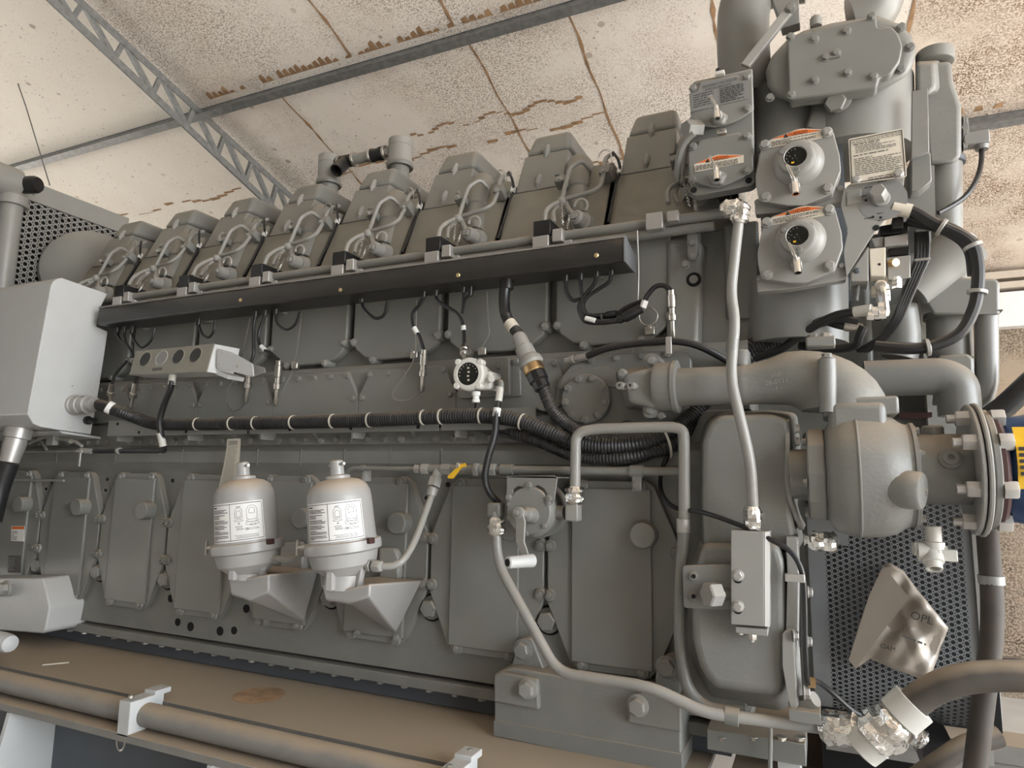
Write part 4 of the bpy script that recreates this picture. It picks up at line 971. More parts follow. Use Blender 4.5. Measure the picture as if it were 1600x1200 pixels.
# rounded gear train end of the block
gx = at(1090, 400, .05).x
b = M(); b.prism(rpoly([at(x, y, .05) for x, y in [(1082, 372), (1096, 376), (1096, 440), (1092, 540), (1070, 552), (1040, 552), (1040, 372)]], .03), (0, .6, 0)); part('gear_case', b, MT['paint_cast'], eb, bev=.02, seg=3)
b = M(); b.prism(rpoly([at(x, y, .12) for x, y in [(1096, 378), (1122, 376), (1124, 470), (1180, 480), (1190, 560), (1150, 600), (1096, 600)]], .03), (0, .7, 0)); part('gear_case', b, MT['paint_cast'], eb, bev=.02, seg=3)
b = M(); b.prism(rpoly([at(x, y, .02) for x, y in [(1072, 338), (1088, 334), (1090, 395), (1080, 405), (1074, 400)]], .01), (0, .1, 0)); part('lifting_strap', b, MT['paint'], eb, bev=.003)
for x, y in ((1081, 355), (1082, 380), (1082, 400), (1071, 414)): bolt(eb, at(x, y, .02), OUT, .012)
p = at(1084, 437, .05); part('pocket', M().lathe(p+V3((0, .003, 0)), OUT, [(.026, 0), (.026, .006)], 20), MT['hole'], eb); part('plug', M().lathe(p, OUT, [(.015, 0), (.015, .008), (.01, .008)], 14), MT['paint'], eb)
# ---------------------------------------------------------------- two centrifugal oil filters on cast brackets
def make_filter(cx, cy, rpx, Y, lab, kx):
    c = at(cx, cy, Y); k = mpp(c); R_ = rpx*k
    t = thing('oil_filter', lab, 'oil filter', c-ZA*.1, 'centrifugal oil filters')
    ax = V3((-.115, -.06, 1)).normalized()
    bowl_h = 84*k*kx
    part('bowl', M().lathe(c, ax, [(R_*.98, -.002), (R_*.955, bowl_h*.1), (R_*.915, bowl_h*.8), (R_*.89, bowl_h*.95), (R_*.8, bowl_h*1.08), (R_*.6, bowl_h*1.17), (R_*.3, bowl_h*1.22), (.01, bowl_h*1.23)], 40), MT['filter_paint'], t, label='dusty dome with printed label')
    part('rim_band', M().lathe(c, ax, [(R_*.98, .012), (R_*1.07, .01), (R_*1.09, -.004), (R_*1.08, -.022), (R_*.98, -.028)], 40), MT['filter_paint'], t)
    part('cup', M().lathe(c, ax, [(R_*.98, -.025), (R_*.93, -.055), (R_*.9, -.07), (R_*.6, -.1), (R_*.42, -.115), (R_*.4, -.16)], 36), MT['filter_paint'], t)
    top = c+ax*bowl_h*1.22
    kn = part('knob', M().lathe(top, ax, [(R_*.36, -.004), (R_*.36, .008), (R_*.2, .012), (R_*.19, .06), (R_*.14, .064)], 18), MT['filter_paint'], t)
    d = V3((.9, -.35, .08)).normalized(); hb = top+ax*.048
    part('handle_bar', M().cyl(hb-d*.05, hb+d*.05, .0055, 8), MT['alu'], kn)
    # clamp screw with a T bar at the left of the band
    l0 = c+V3((-R_*1.05, -.01, -.008)); l1 = l0+V3((-.035, -.035, -.01))
    cs = part('clamp_screw', M().cyl(l0, l1, .006, 8), MT['zinc'], t)
    part('handle_bar', M().cyl(l1-ZA*.027, l1+ZA*.027, .0045, 8), MT['zinc'], cs)
    part('band_latch', M().box(c+V3((R_*1.07, -.02, .02)), (.015, .03, .02)), MT['maroon'], t, bev=.002)
    # printed label wrapped round the bowl
    a_, b_, _ = frame(ax); face = V3((.7, -.71, 0)); fa = math.atan2(face.dot(b_), face.dot(a_))
    def S_(u, v, off=.0012):
        "u in -1..1 along the label, v in 0..1 up the bowl"
        h = bowl_h*(.1+.7*v); r = R_*(.955-.04*v)+off; th = fa+U0+(U1-U0)*(u+1)/2
        return c+ax*h+(a_*math.cos(th)+b_*math.sin(th))*r
    U0, U1 = -1.3, .58
    def patch(mb, u0, u1, v0, v1, off, n=10):
        for i in range(n):
            ua, ub = u0+(u1-u0)*i/n, u0+(u1-u0)*(i+1)/n
            mb.add([S_(ua, v0, off), S_(ub, v0, off), S_(ub, v1, off), S_(ua, v1, off)], [(0, 1, 2, 3)])
    b = M(); patch(b, -1, 1, 0, 1, .0012, 24); lb = part('label', b, MT['label_white'], t)
    b = M(); o2 = .002
    for v0, v1 in ((.035, .05), (.95, .965)): patch(b, -.97, .96, v0, v1, o2, 20)
    for u0, u1 in ((-.97, -.955), (-.13, -.115), (.945, .96)): patch(b, u0, u1, .035, .96, o2, 1)
    rg = random.Random(3); v = .88; row = 0
    while v > .08:
        hgt = .016 if row else .03
        e = rg.uniform(-.35, -.17) if rg.random() < .8 else rg.uniform(-.7, -.4)
        patch(b, -.9, -.7 if row == 0 else e, v, v+hgt, o2, 5); v -= .036 if row % 3 else .06; row += 1
    def curve(pts):
        for (u0, v0), (u1, v1) in zip(pts[:-1], pts[1:]):
            p, q = S_(u0, v0, o2), S_(u1, v1, o2); dd = (q-p); nn = (p-c-ax*(p-c).dot(ax)).normalized(); sd = dd.cross(nn).normalized()*.0006
            b.add([p-sd, q-sd, q+sd, p+sd], [(0, 1, 2, 3)])
    def bell(u, v, su, sv): curve([(u-su, v-sv), (u-su, v+sv*.4), (u-su*.6, v+sv*.9), (u, v+sv), (u+su*.6, v+sv*.9), (u+su, v+sv*.4), (u+su, v-sv), (u-su, v-sv)])
    bell(.17, .72, .12, .13); bell(.17, .7, .07, .08); bell(.6, .72, .17, .17); bell(.6, .76, .09, .07)
    for (u, v, su, sv) in ((.6, .5, .2, .03), (.6, .43, .22, .045), (.17, .53, .14, .025), (.62, .41, .1, .02), (.17, .37, .11, .02), (.6, .3, .2, .02), (.2, .31, .12, .015), (.42, .3, .06, .025)):
        curve([(u+su*math.cos(q*math.pi/7), v+sv*math.sin(q*math.pi/7)) for q in range(15)])
    patch(b, .15, .2, .44, .465, o2, 1); patch(b, .1, .24, .87, .885, o2, 1)
    for v in (.15, .115, .085): patch(b, .0+.1*rg.random(), .75+.1*rg.random(), v, v+.009, o2, 5)
    part('lettering', b, MT['ink'], lb)
    return t, c, R_, ax
YF = -.36
f1, c1, R1, ax1 = make_filter(387, 851, 50, YF, 'left one of the two white oil filters with printed label', 1.0)
f2, c2, R2, ax2 = make_filter(536, 850, 54.5, YF, 'right one of the two white oil filters, joined to the rising oil pipe', 1.0)
def make_bracket(dx, lab, front, rear, lugs, bolts_, upright):
    t = thing('filter_bracket', lab, 'bracket', at(*front[0], YF), 'cast brackets of the oil filters')
    fr = [at(x, y, YF-.05) for x, y in front]; rr = [at(x, y, -.043) for x, y in rear]
    b = M(); b.prism(fr, (0, 0, 0), rr); part('arm', b, MT['filter_paint'], t, bev=.008, seg=3)
    b = M(); b.prism([at(x, y, -.075) for x, y in upright], (0, .035, 0)); part('upright', b, MT['paint_pale'], t, bev=.008, seg=3)
    for x, y in lugs: bolt(t, at(x, y, YF-.02)+V3((0, 0, 0)), ZA, .0125, MT['zinc'])
    for x, y in bolts_: bolt(t, at(x, y, -.046), OUT, .0115)
    return t
B1 = make_bracket(0, 'cast grey bracket carrying the left oil filter', [(356, 898), (389, 903), (420, 897), (420, 925), (389, 938), (360, 930)], [(425, 884), (450, 884), (498, 890), (475, 971), (466, 969), (430, 930)], [(391, 900)], [(417, 972), (463, 979)], [(438, 848), (466, 846), (472, 860), (472, 900), (438, 900)])
B2 = make_bracket(0, 'cast grey bracket carrying the right oil filter', [(502, 914), (544, 920), (578, 912), (578, 932), (545, 942), (508, 938)], [(575, 902), (600, 900), (660, 907), (619, 989), (609, 987), (585, 950)], [(544, 914)], [(559, 988), (620, 996)], [(592, 856), (616, 857), (622, 872), (622, 905), (592, 905)])
for ft_, c, R_, ax in ((f1, c1, R1, ax1), (f2, c2, R2, ax2)):
    b = c-ax*.055
    for (dx, dy) in ((-.75, -.25), (.1, -.8), (.85, -.1)):
        e = V3((b.x+dx*R_*.95, b.y+dy*R_*.95, b.z)); foot = V3((c.x+dx*R_*.62+.01, c.y+dy*R_*.8, at(390, 902, YF).z if c is c1 else at(545, 918, YF).z))
        mid = (V3((c.x, c.y, foot.z))-foot).normalized(); side = mid.cross(ZA).normalized()*.012
        q = M(); q.prism([e+side, foot+side+mid*-.012, foot+side+mid*.06, e+side+mid*.05], -side*2); part('rib', q, MT['filter_paint'], ft_, bev=.003)
    part('base_disc', M().cyl(V3((c.x+.012, c.y, (at(390, 902, YF).z if c is c1 else at(545, 918, YF).z)-.004)), V3((c.x+.012, c.y, c.z-.1)), R_*.55, 24), MT['filter_paint'], ft_)
# pipe between the filters and rising pipe
def nut(parent, p, d, r, L, mt='paint_pale', name='nut'):
    return part(name, M().hexa(V3(p), V3(d), r, L), MT[mt], parent)
t = thing('filter_link_pipe', 'short pipe with hex nut linking the two white oil filters', 'pipe', at(440, 873, YF))
part('pipe', M().tube(smoothpath([at(424, 872, YF+.02), at(446, 874, YF+.02), at(465, 868, YF+.05), at(490, 855, YF+.09)], 5), .012, 10), MT['paint_pale'], t)
nut(t, at(420, 872, YF+.02), XA, .02, .012); nut(t, at(427, 873, YF+.02), XA, .018, .022)
t = thing('oil_pipe', 'bent oil pipe rising from the right white filter to the valve tee', 'pipe', at(640, 880, -.3))
pts = [at(x, y, Y) for x, y, Y in [(580, 884, YF), (623, 886, YF+.03), (646, 852, -.26), (676, 770, -.14)]]
part('pipe', M().tube(pts, .0125, 12, fil=.06), MT['paint_pale'], t)
nut(t, at(575, 883, YF), XA, .022, .014); nut(t, at(584, 884, YF), XA, .021, .03)
d = at(685, 738, -.1)-at(676, 770, -.14)
part('end_fitting', M().lathe(at(673, 776, -.15), d, [(.016, 0), (.019, .012), (.019, .03), (.022, .032)], 12), MT['paint_pale'], t)
nut(t, at(677, 762, -.13), d, .026, .04)
# horizontal oil line with yellow handled valve
YO = -.1
ol = thing('oil_line', 'horizontal oil line with clamps and fittings above the crankcase doors', 'pipe', at(800, 733, YO))
zo = at(780, 734, YO).z
XQ = lambda x: at(x, 734, YO).x
part('pipe', M().tube([V3((XQ(1075), YO, zo)), V3((XQ(776), YO, zo))], .0145, 14), MT['paint'], ol)
part('pipe', M().tube([V3((XQ(652), YO, zo)), V3((XQ(548), YO, zo)), V3((XQ(536), YO+.01, zo-.03))], .009, 10, fil=.02), MT['paint'], ol)
for x, w, r in ((649, 9, .018), (660, 12, .022), (692, 14, .023), (742, 7, .026), (755, 6, .02), (766, 10, .024)):
    a = V3((XQ(x), YO, zo)); nut(ol, a, XA, r, XQ(x+w)-XQ(x))
part('tee_body', M().cyl((XQ(668), YO, zo), (XQ(765), YO, zo), .0185, 14), MT['paint'], ol)
part('tee_branch', M().cyl((XQ(685), YO, zo), at(681, 750, -.115), .018, 12), MT['paint_pale'], ol)
part('valve_stem', M().cyl((XQ(727), YO, zo), (XQ(727), YO-.045, zo+.012), .012, 10), MT['alu'], ol)
h = part('valve_handle', M().prism([at(x, y, YO-.05) for x, y in [(719, 726), (728, 723), (730, 729), (722, 731), (709, 748), (701, 748), (700, 744)]], (0, -.006, 0)), MT['yellow'], ol, bev=.002, label='yellow valve lever')
bolt(ol, V3((XQ(727), YO-.053, zo+.012)), OUT, .009, MT['chrome'])
for xa, xb in ((783, 803), (985, 1005)):
    part('pipe_clamp', M().cyl((XQ(xa), YO, zo), (XQ(xb), YO, zo), .02, 16), MT['paint'], ol)
part('clamp_foot', M().bb(at(987, 742, YO-.01), at(1003, 768, YO+.0)), MT['paint'], ol, bev=.002); bolt(ol, at(995, 758, YO-.01), OUT, .012)
part('clamp_foot', M().bb(at(571, 735, YO-.0), at(575, 752, YO+.04)), MT['paint_pale'], ol)
part('pipe_clamp', M().cyl((XQ(563), YO, zo), (XQ(570), YO, zo), .013, 12), MT['paint'], ol)
# ---------------------------------------------------------------- hand pump
hpmp = thing('hand_pump', 'round hand pump with crank and white handle grip', 'pump', at(825, 800, -.15))
yb_ = -.09
C_ = at(826, 798, -.2); k = mpp(C_)
part('body', M().lathe(C_+YA*.06, OUT, [(41*k, 0), (41*k, .035), (39*k, .04), (37*k, .06), (35.5*k, .063)], 40), MT['paint_cast'], hpmp)
part('rear_flange', M().lathe(C_+YA*.12+XA*.005, OUT, [(44*k, 0), (44*k, .055)], 40), MT['paint'], hpmp)
for a_ in (20, 95, 165, 200, 265, 320):
    bolt(hpmp, C_+V3((35*k*math.cos(math.radians(a_)), .0, 35*k*math.sin(math.radians(a_)))), OUT, .0075)
pl = [at(x, y, -.2) for x, y in [(791, 779), (792, 748), (795, 744), (866, 743), (871, 747), (866, 783), (861, 788), (855, 785), (851, 777), (855, 771), (850, 763), (840, 758), (833, 762), (826, 764), (819, 762), (810, 759), (801, 765), (802, 773), (799, 781), (794, 783)]]
part('bracket', M().prism(pl, (0, .005, 0)), MT['paint'], hpmp, bev=.0015)
tp = [at(791, 746, -.2), at(870, 745, -.2)]
part('bracket_flange', M().bb((tp[0].x, -.2, tp[0].z), (tp[1].x, 0, tp[0].z+.005)), MT['paint'], hpmp)
for x, y in ((827, 758), (795, 777), (858, 779)): bolt(hpmp, at(x, y, -.203), OUT, .0095)
sh0, sh1 = at(834, 806, -.19), at(809, 801, -.29)
part('shaft_boss', M().lathe(sh0, sh1-sh0, [(.027, 0), (.025, .05), (.02, .055), (.013, .06), (.013, (sh1-sh0).length+.006)], 20), MT['paint'], hpmp)
dsh = (sh1-sh0).normalized()
part('shaft_nut', M().lathe(sh1, dsh, [(.019, -.014), (.019, .002), (.009, .004), (.009, .012)], 14), MT['paint_pale'], hpmp)
ck = [(808, 801, -.29), (813, 815, -.29), (812, 846, -.3), (820, 870, -.3), (826, 880, -.3)]
b = M(); pts = [at(*q) for q in ck]; wv = [.02, .018, .016, .016, .016]
sd = [V3((1, -.2, .0)).normalized()]*5; th = V3((0.1, .9, 0)).normalized()*.008
b.ring([[p-s_*w_, p+s_*w_, p+s_*w_+th, p-s_*w_+th] for p, s_, w_ in zip(pts, sd, wv)])
part('crank_arm', b, MT['paint_pale'], hpmp, bev=.002)
g0, g1 = at(829, 876, -.29), at(794, 879, -.37)
gr = part('grip', M().lathe(g0, g1-g0, [(.021, -.008), (.0215, 0), (.0195, (g1-g0).length*.5), (.0185, (g1-g0).length), (.015, (g1-g0).length+.003)], 20), MT['paint_white'], hpmp, label='white handle grip')
part('grip_screw', M().lathe(g1+(g1-g0).normalized()*.0035, g1-g0, [(.012, -.001), (.012, .0006), (.0095, .0006), (.0095, .002), (.004, .002)], 14), MT['hole'], gr)
# ports with foil wrapped nuts
part('inlet_elbow', M().box(at(775, 797, -.17), (.05, .05, .05)), MT['paint'], hpmp, bev=.008)
part('outlet_port', M().cyl(at(862, 800, -.15), at(884, 801, -.16), .024, 14), MT['paint'], hpmp)
part('outlet_elbow', M().box(at(896, 801, -.17), (.045, .045, .055)), MT['paint_pale'], hpmp, bev=.005)
def foil(parent, a, c, r, seed=1, name='foil_wrap', mt='foil'):
    rg = random.Random(seed); b = M(); a, c = V3(a), V3(c); n = 14; m_ = 7; e1, e2, d = frame(c-a); L = (c-a).length; rings = []
    for j in range(m_+1):
        rings.append([a+d*(L*j/m_)+(e1*math.cos(2*math.pi*i/n)+e2*math.sin(2*math.pi*i/n))*r*(rg.uniform(.82, 1.12) if 0 < j < m_ else .72) for i in range(n)])
    b.ring(rings); return part(name, b, MT[mt], parent, ang=8)
# pipes of the pump
def pipe(name, label, px, r, mt='paint_pale', fil=.06, n=14):
    P_ = [at(*q) for q in px]; t = thing(name, label, 'pipe', P_[len(P_)//2]); part('pipe', M().tube(P_, r, n, fil=fil), MT[mt], t); return t
t = pipe('pump_pipe', 'bent pipe from the hand pump down past the engine foot to the foil wrapped fitting', [(775, 800, -.18), (776, 860, -.19), (783, 890, -.2), (842, 998, -.24), (871, 1051, -.26), (1017, 1073, -.28), (1100, 1113, -.27), (1150, 1120, -.25), (1285, 1137, -.2)], .0165)
foil(t, at(776, 808, -.18), at(776, 838, -.18), .03, 2)
foil(t, at(1282, 1136, -.2), at(1345, 1141, -.22), .042, 5)
part('pipe_clamp', M().lathe(at(1144, 1119, -.25), XA+V3((0, 0, -.06)), [(.024, -.018), (.024, .018)], 14), MT['paint'], t)
t = pipe('pump_pipe', 'bent pipe rising from the hand pump and turning down in front of the gear cover', [(898, 790, -.17), (900, 676, -.17), (930, 670, -.17), (1050, 667, -.17), (1068, 672, -.17), (1069, 700, -.17), (1069, 815, -.17)], .0175, fil=.075)
foil(t, at(898, 788, -.17), at(899, 760, -.17), .031, 3)
part('pipe_sleeve', M().lathe(at(1068, 832, -.17), ZA, [(.02, 0), (.021, .002), (.021, .04), (.019, .042)], 16), MT['alu'], t)
t = pipe('pump_pipe', 'darker lower pipe curving under the gear cover behind the front pipe', [(1068, 832, -.17), (1062, 920, -.17), (1062, 1010, -.17), (1073, 1075, -.17), (1100, 1106, -.17), (1160, 1114, -.17)], .018, 'paint', .1)
# ---------------------------------------------------------------- gear cover
YG = -.2
gc = thing('gear_cover', 'bulging cast gear cover behind the tall valve block', 'gear cover', at(1160, 1090, YG))
def loft(pxf, Yf, pxb, Yb, rad=.0):
    b = M(); f_ = [at(x, y, Yf) for x, y in pxf]; k_ = [at(x, y, Yb) for x, y in pxb]
    if rad: f_ = rpoly(f_, rad); k_ = rpoly(k_, rad)
    return b.prism(f_, (0, 0, 0), k_)
up = [(1110, 662), (1125, 650), (1205, 648), (1232, 656), (1238, 700), (1236, 800), (1244, 845), (1228, 862), (1100, 862), (1097, 800), (1098, 690)]
ub = [(1098, 655), (1116, 642), (1208, 640), (1246, 645), (1252, 700), (1246, 800), (1258, 845), (1238, 870), (1096, 870), (1092, 800), (1092, 690)]
part('upper_housing', loft(up, YG+.02, ub, .12, .02), MT['paint_cast'], gc, bev=.028, seg=4)
lo = [(1090, 880), (1100, 850), (1215, 850), (1226, 880), (1228, 1000), (1226, 1072), (1210, 1085), (1115, 1072), (1094, 1040), (1084, 1000), (1082, 940)]
lb = [(1078, 880), (1092, 838), (1230, 838), (1240, 880), (1244, 1000), (1244, 1095), (1222, 1112), (1110, 1095), (1085, 1050), (1070, 1000), (1070, 940)]
part('lower_housing', loft(lo, YG-.03, lb, .1, .02), MT['paint_cast'], gc, bev=.035, seg=4)
def fpl(px, x0w, Y0, Y1, name='flange', mt='paint', bev=.002, dx=.014):
    return None
# flange seen edge-on, standing across the cover's right side
def edgeplate(px, depth, thick, mt='paint_pale', parent=gc, name='flange'):
    b = M(); p = [at(*q) for q in px]
    fr = p; b.ring([[a, a+XA*thick, a+XA*thick+V3((0, depth, 0)), a+V3((0, depth, 0))] for a in fr]); return part(name, b, MT[mt], parent, bev=.002)
edgeplate([(1226, 655, YG+.04), (1227, 700, YG), (1226, 750, YG), (1230, 780, YG+.01), (1240, 810, YG+.04), (1249, 828, YG+.06)], .25, .013)
edgeplate([(1228, 838, YG-.01), (1230, 900, YG-.03), (1228, 1000, YG-.03), (1226, 1060, YG-.02)], .14, .03)
p_ = [at(x, y, YG-.05) for x, y in [(1222, 990), (1228, 984), (1236, 984), (1240, 1000), (1246, 1105), (1236, 1110), (1230, 1085), (1222, 1040)]]
part('bracket', M().prism(p_, (.012, .07, 0)), MT['paint_pale'], gc, bev=.002)
part('bracket', M().bb(at(1232, 1108, YG-.07), at(1283, 1112, YG+.05)), MT['paint'], gc, bev=.002)
for x, y in ((1242, 670), (1242, 690), (1241, 765), (1240, 845), (1256, 843), (1262, 925), (1261, 1002)): bolt(gc, at(x, y, YG+.02), XA, .0125, MT['alu'])
bolt(gc, at(1240, 993, YG-.05), XA, .0125, MT['alu']); bolt(gc, at(1256, 1082, YG-.04), XA, .015, MT['alu'])
part('pipe_stub', M().cyl(at(1240, 1105, YG), at(1274, 1092, YG-.03), .02, 16), MT['paint_pale'], gc)
foil(gc, at(1264, 845, YG+.06), at(1308, 848, YG+.05), .03, 9)
# underside flange with hanging bolts, and white downpipe
b = M(); b.bb(at(1104, 1138, -.1), at(1262, 1160, .1)); part('base_flange', b, MT['paint'], gc, bev=.003)
for x in (1128, 1178, 1222, 1250): bolt(gc, at(x, 1150, -.09)-ZA*.0, (0, 0, -1), .012, MT['zinc'])
b = M(); b.bb(at(1214, 1160, -.08), at(1256, 1260, .06)); part('leg_plate', b, MT['paint_white'], gc)
b = M(); b.tube([at(1204, 1128, -.14), at(1204, 1150, -.14), at(1203, 1230, -.14)], .006, 8); part('drain_pipe', b, MT['paint_pale'], gc)
# side plate with two sockets
t = thing('socket_plate', 'small grey plate with two socket screws left of the valve block', 'plate', at(1100, 920, YG-.06))
part('plate', M().prism(rpoly([at(x, y, YG-.06) for x, y in [(1066, 884), (1145, 882), (1145, 954), (1068, 950)]], .01), (0, .02, 0)), MT['paint'], t, bev=.003)
for y in (900, 932): bolt(t, at(1084, y, YG-.06), OUT, .0125, MT['paint'], kind='socket', name='socket_screw')
for y in (900, 932): part('socket', M().lathe(at(1084, y, YG-.072), OUT, [(.006, 0), (.006, .0015)], 8), MT['hole'], t)
# valve block
YV = YG-.09
vb = thing('valve_block', 'tall light grey rectangular valve block on the gear cover', 'valve block', at(1172, 985, YV))
part('block', M().prism([at(x, y, YV) for x, y in [(1142, 828), (1194, 831), (1194, 979), (1142, 976)]], (0, .07, 0)), MT['paint_pale'], vb, bev=.002)
a_ = [at(x, y, YV) for x, y in [(1194.4, 831), (1194.4, 979)]]; q_ = [at(x, y, YV+.01) for x, y in [(1203, 830), (1203, 980)]]
part('side_bevel', M().prism([a_[0], q_[0], q_[1], a_[1]], (0, .06, 0)), MT['paint_pale'], vb, bev=.001)
part('end_cap', M().bb(at(1149, 979, YV+.004), at(1202, 988, YV+.06)), MT['paint_pale'], vb, bev=.002)
for y in (899, 947):
    part('slot', M().lathe(at(1153, y+6, YV), OUT, [(.0115, 0), (.0115, .0012)], 14), MT['hole'], vb)
    bolt(vb, at(1153, y, YV), OUT, .0125, MT['alu'])
nut(vb, at(1176, 989, YV+.03), -ZA, .012, .018, 'zinc', 'drain_plug'); part('nipple', M().cyl(at(1176, 997, YV+.03), at(1176, 1003, YV+.03), .006, 8), MT['zinc'], vb)
for x in (1158, 1192): bolt(vb, at(x, 988, YV+.03), (0, 0, -1), .006, MT['zinc'])
part('plug_stub', M().cyl(at(1142, 928, YV+.05), at(1118, 928, YV-.0), .02, 12), MT['foil'], vb)
nut(vb, at(1122, 928, YV+.01), V3((-.7, -.7, 0)), .034, .04, 'paint_pale', 'hex_plug')
# long wavy vertical pipe from the tower to the valve block
vp = [(1157, 322, -.22), (1154, 350, -.22), (1142, 458, -.23), (1149, 500, -.24), (1141, 590, -.27), (1173, 722, -.29), (1177, 800, -.27)]
t = pipe('feed_pipe', 'long bent vertical pipe in front, from the tower down to the valve block', vp, .0155, fil=.06)
foil(t, at(1176, 790, -.27), at(1177, 830, -.26), .026, 12)
part('clip', M().lathe(at(1144, 540, -.255), ZA+XA*.1, [(.018, -.02), (.018, .02)], 12), MT['paint'], t)
foil(t, at(1129, 327, -.2), at(1158, 325, -.22), .03, 13); foil(t, at(1158, 318, -.22), at(1155, 350, -.22), .027, 14)
# thin black cable across the gear cover
pts = smoothpath([at(x, y, Y) for x, y, Y in [(1060, 690, -.03), (1042, 715, -.05), (1032, 745, -.05), (1036, 775, -.08), (1057, 794, -.12), (1100, 801, -.22), (1160, 822, -.27), (1202, 842, -.28), (1235, 862, -.27), (1253, 895, -.26), (1257, 950, -.25), (1258, 1020, -.25), (1263, 1066, -.24), (1279, 1066, -.2), (1300, 1082, -.15), (1335, 1112, -.12), (1375, 1130, -.1)]], 6)
t = thing('cable', 'thin black cable looping across the gear cover and down its right side', 'cable', pts[50]); part('cable', M().tube(pts, .0075, 8), MT['black'], t)
part('clip', M().bb(at(1226, 896, -.27), at(1258, 910, -.255)), MT['alu'], t, bev=.002); part('clip', M().lathe(at(1268, 1066, -.23), XA, [(.014, -.01), (.014, .01)], 10), MT['brass'], t)
# ---------------------------------------------------------------- thick cast water pipe with elbow
YW = -.13
wp = thing('water_pipe', 'thick cast water pipe with domed elbow crossing above the gear cover', 'pipe', at(1200, 600, YW))
def crs(x, yt, yb, Y=YW):
    a, c = at(x, yt, Y), at(x, yb, Y); return (a+c)/2, (a-c).length/2
st_ = [(1050, 576, 637), (1080, 575, 634), (1120, 573, 633), (1152, 572, 632), (1160, 569, 634), (1166, 569, 634), (1172, 570, 632), (1200, 562, 632), (1230, 550, 633)]
rings = []; n = 24
cs = [crs(*s) for s in st_]
for c, r in cs: rings.append([c+V3((0, r*math.cos(2*math.pi*i/n), r*math.sin(2*math.pi*i/n))) for i in range(n)])
# domed elbow turning down
ce, re = cs[-1]
hub = at(1318, 640, YW); 
for k in range(1, 8):
    f = k/8; th = f*math.pi/2
    c = ce.lerp(hub, 1)*0+V3((ce.x+(hub.x-ce.x)*math.sin(th), YW, hub.z+(ce.z-hub.z)*math.cos(th)+0)); r = re*(1+.45*f)
    d = V3((math.cos(th), 0, -math.sin(th))).normalized(); v = V3((math.sin(th), 0, math.cos(th)))
    rings.append([c+YA*(r*math.cos(2*math.pi*i/n))+v*(r*math.sin(2*math.pi*i/n)) for i in range(n)])
xl = at(1388, 630, YW).x; r = (xl-hub.x)
rings.append([hub+YA*(r*math.cos(2*math.pi*i/n))+XA*(r*math.sin(2*math.pi*i/n)) for i in range(n)])
part('pipe', M().ring(rings), MT['paint_cast'], wp)
part('boss', M().lathe(at(1159, 572, YW), ZA, [(.028, 0), (.027, .04), (.02, .05)], 18), MT['paint_cast'], wp)
c, r = crs(1290, 560, 650); part('rib', M().tube([at(1292, 562, YW-r*1.12), at(1294, 645, YW-r*1.2)], .024, 14), MT['paint_cast'], wp)
bolt(wp, at(1292, 560, YW-r*1.12), ZA, .014, MT['paint_cast'])
part('pad', M().box(at(1282, 536, YW), (.08, .06, .03)), MT['paint_cast'], wp, bev=.005)
bolt(wp, at(1271, 531, YW), ZA, .016, MT['paint_cast']); bolt(wp, at(1291, 529, YW), ZA, .016, MT['zinc'])
part('square_flange', M().box(at(1341, 640, YW), (at(1398, 640, YW).x-at(1285, 640, YW).x, .22, .05)), MT['paint_cast'], wp, bev=.008, seg=3)
c, r = crs(1215, 560, 632)
for s_, dz, sz in (('JAK', .022, .021), ('28-0111', 0, .02), ('- 1 -', -.019, .017)):
    text('cast_lettering', s_, MT['paint_pale'], wp, V3((at(1214, 600, YW-r).x, YW-r*1.07-.003-abs(dz)*-.1, at(1222, 597, YW-r).z+dz)), V3((1, -.12, .06)), V3((-.06, 0, 1)), sz, .002)
# flange adaptor at its left end
c, r = crs(1042, 572, 638)
part('collar', M().lathe(V3((at(1025, 605, YW).x, YW, c.z)), XA, [(r*1.1, 0), (r*1.16, .01), (r*1.16, .055), (r*1.24, .06), (r*1.24, .072), (r*1.05, .075)], 32), MT['paint_cast'], wp)
part('neck', loft([(972, 585), (1026, 574), (1026, 638), (985, 630)], YW-.05, [(960, 580), (1030, 565), (1030, 645), (975, 640)], .02), MT['paint_cast'], wp, bev=.015, seg=3)
for (x, y) in ((1018, 564), (1016, 641)):
    p = at(x, y, YW-.02); part('ear', M().cyl(p, p+YA*.1, .026, 18), MT['paint_cast'], wp); bolt(wp, p, OUT, .013)
part('ear_tip', loft([(1018, 640), (1034, 642), (1041, 652), (1030, 656)], YW, [(1018, 632), (1040, 635), (1041, 652), (1030, 656)], YW+.06), MT['paint_pale'], wp, bev=.004)
for x in (967, 984):
    p = at(x, 602, YW-.08); part('nipple', M().lathe(p+V3((.02, .07, 0)), p-(p+V3((.02, .07, 0))), [(.01, 0), (.012, .05), (.013, .07), (.005, .071), (.005, .06)], 14), MT['paint_pale'], wp)
bolt(wp, at(973, 584, YW-.04), OUT, .013)
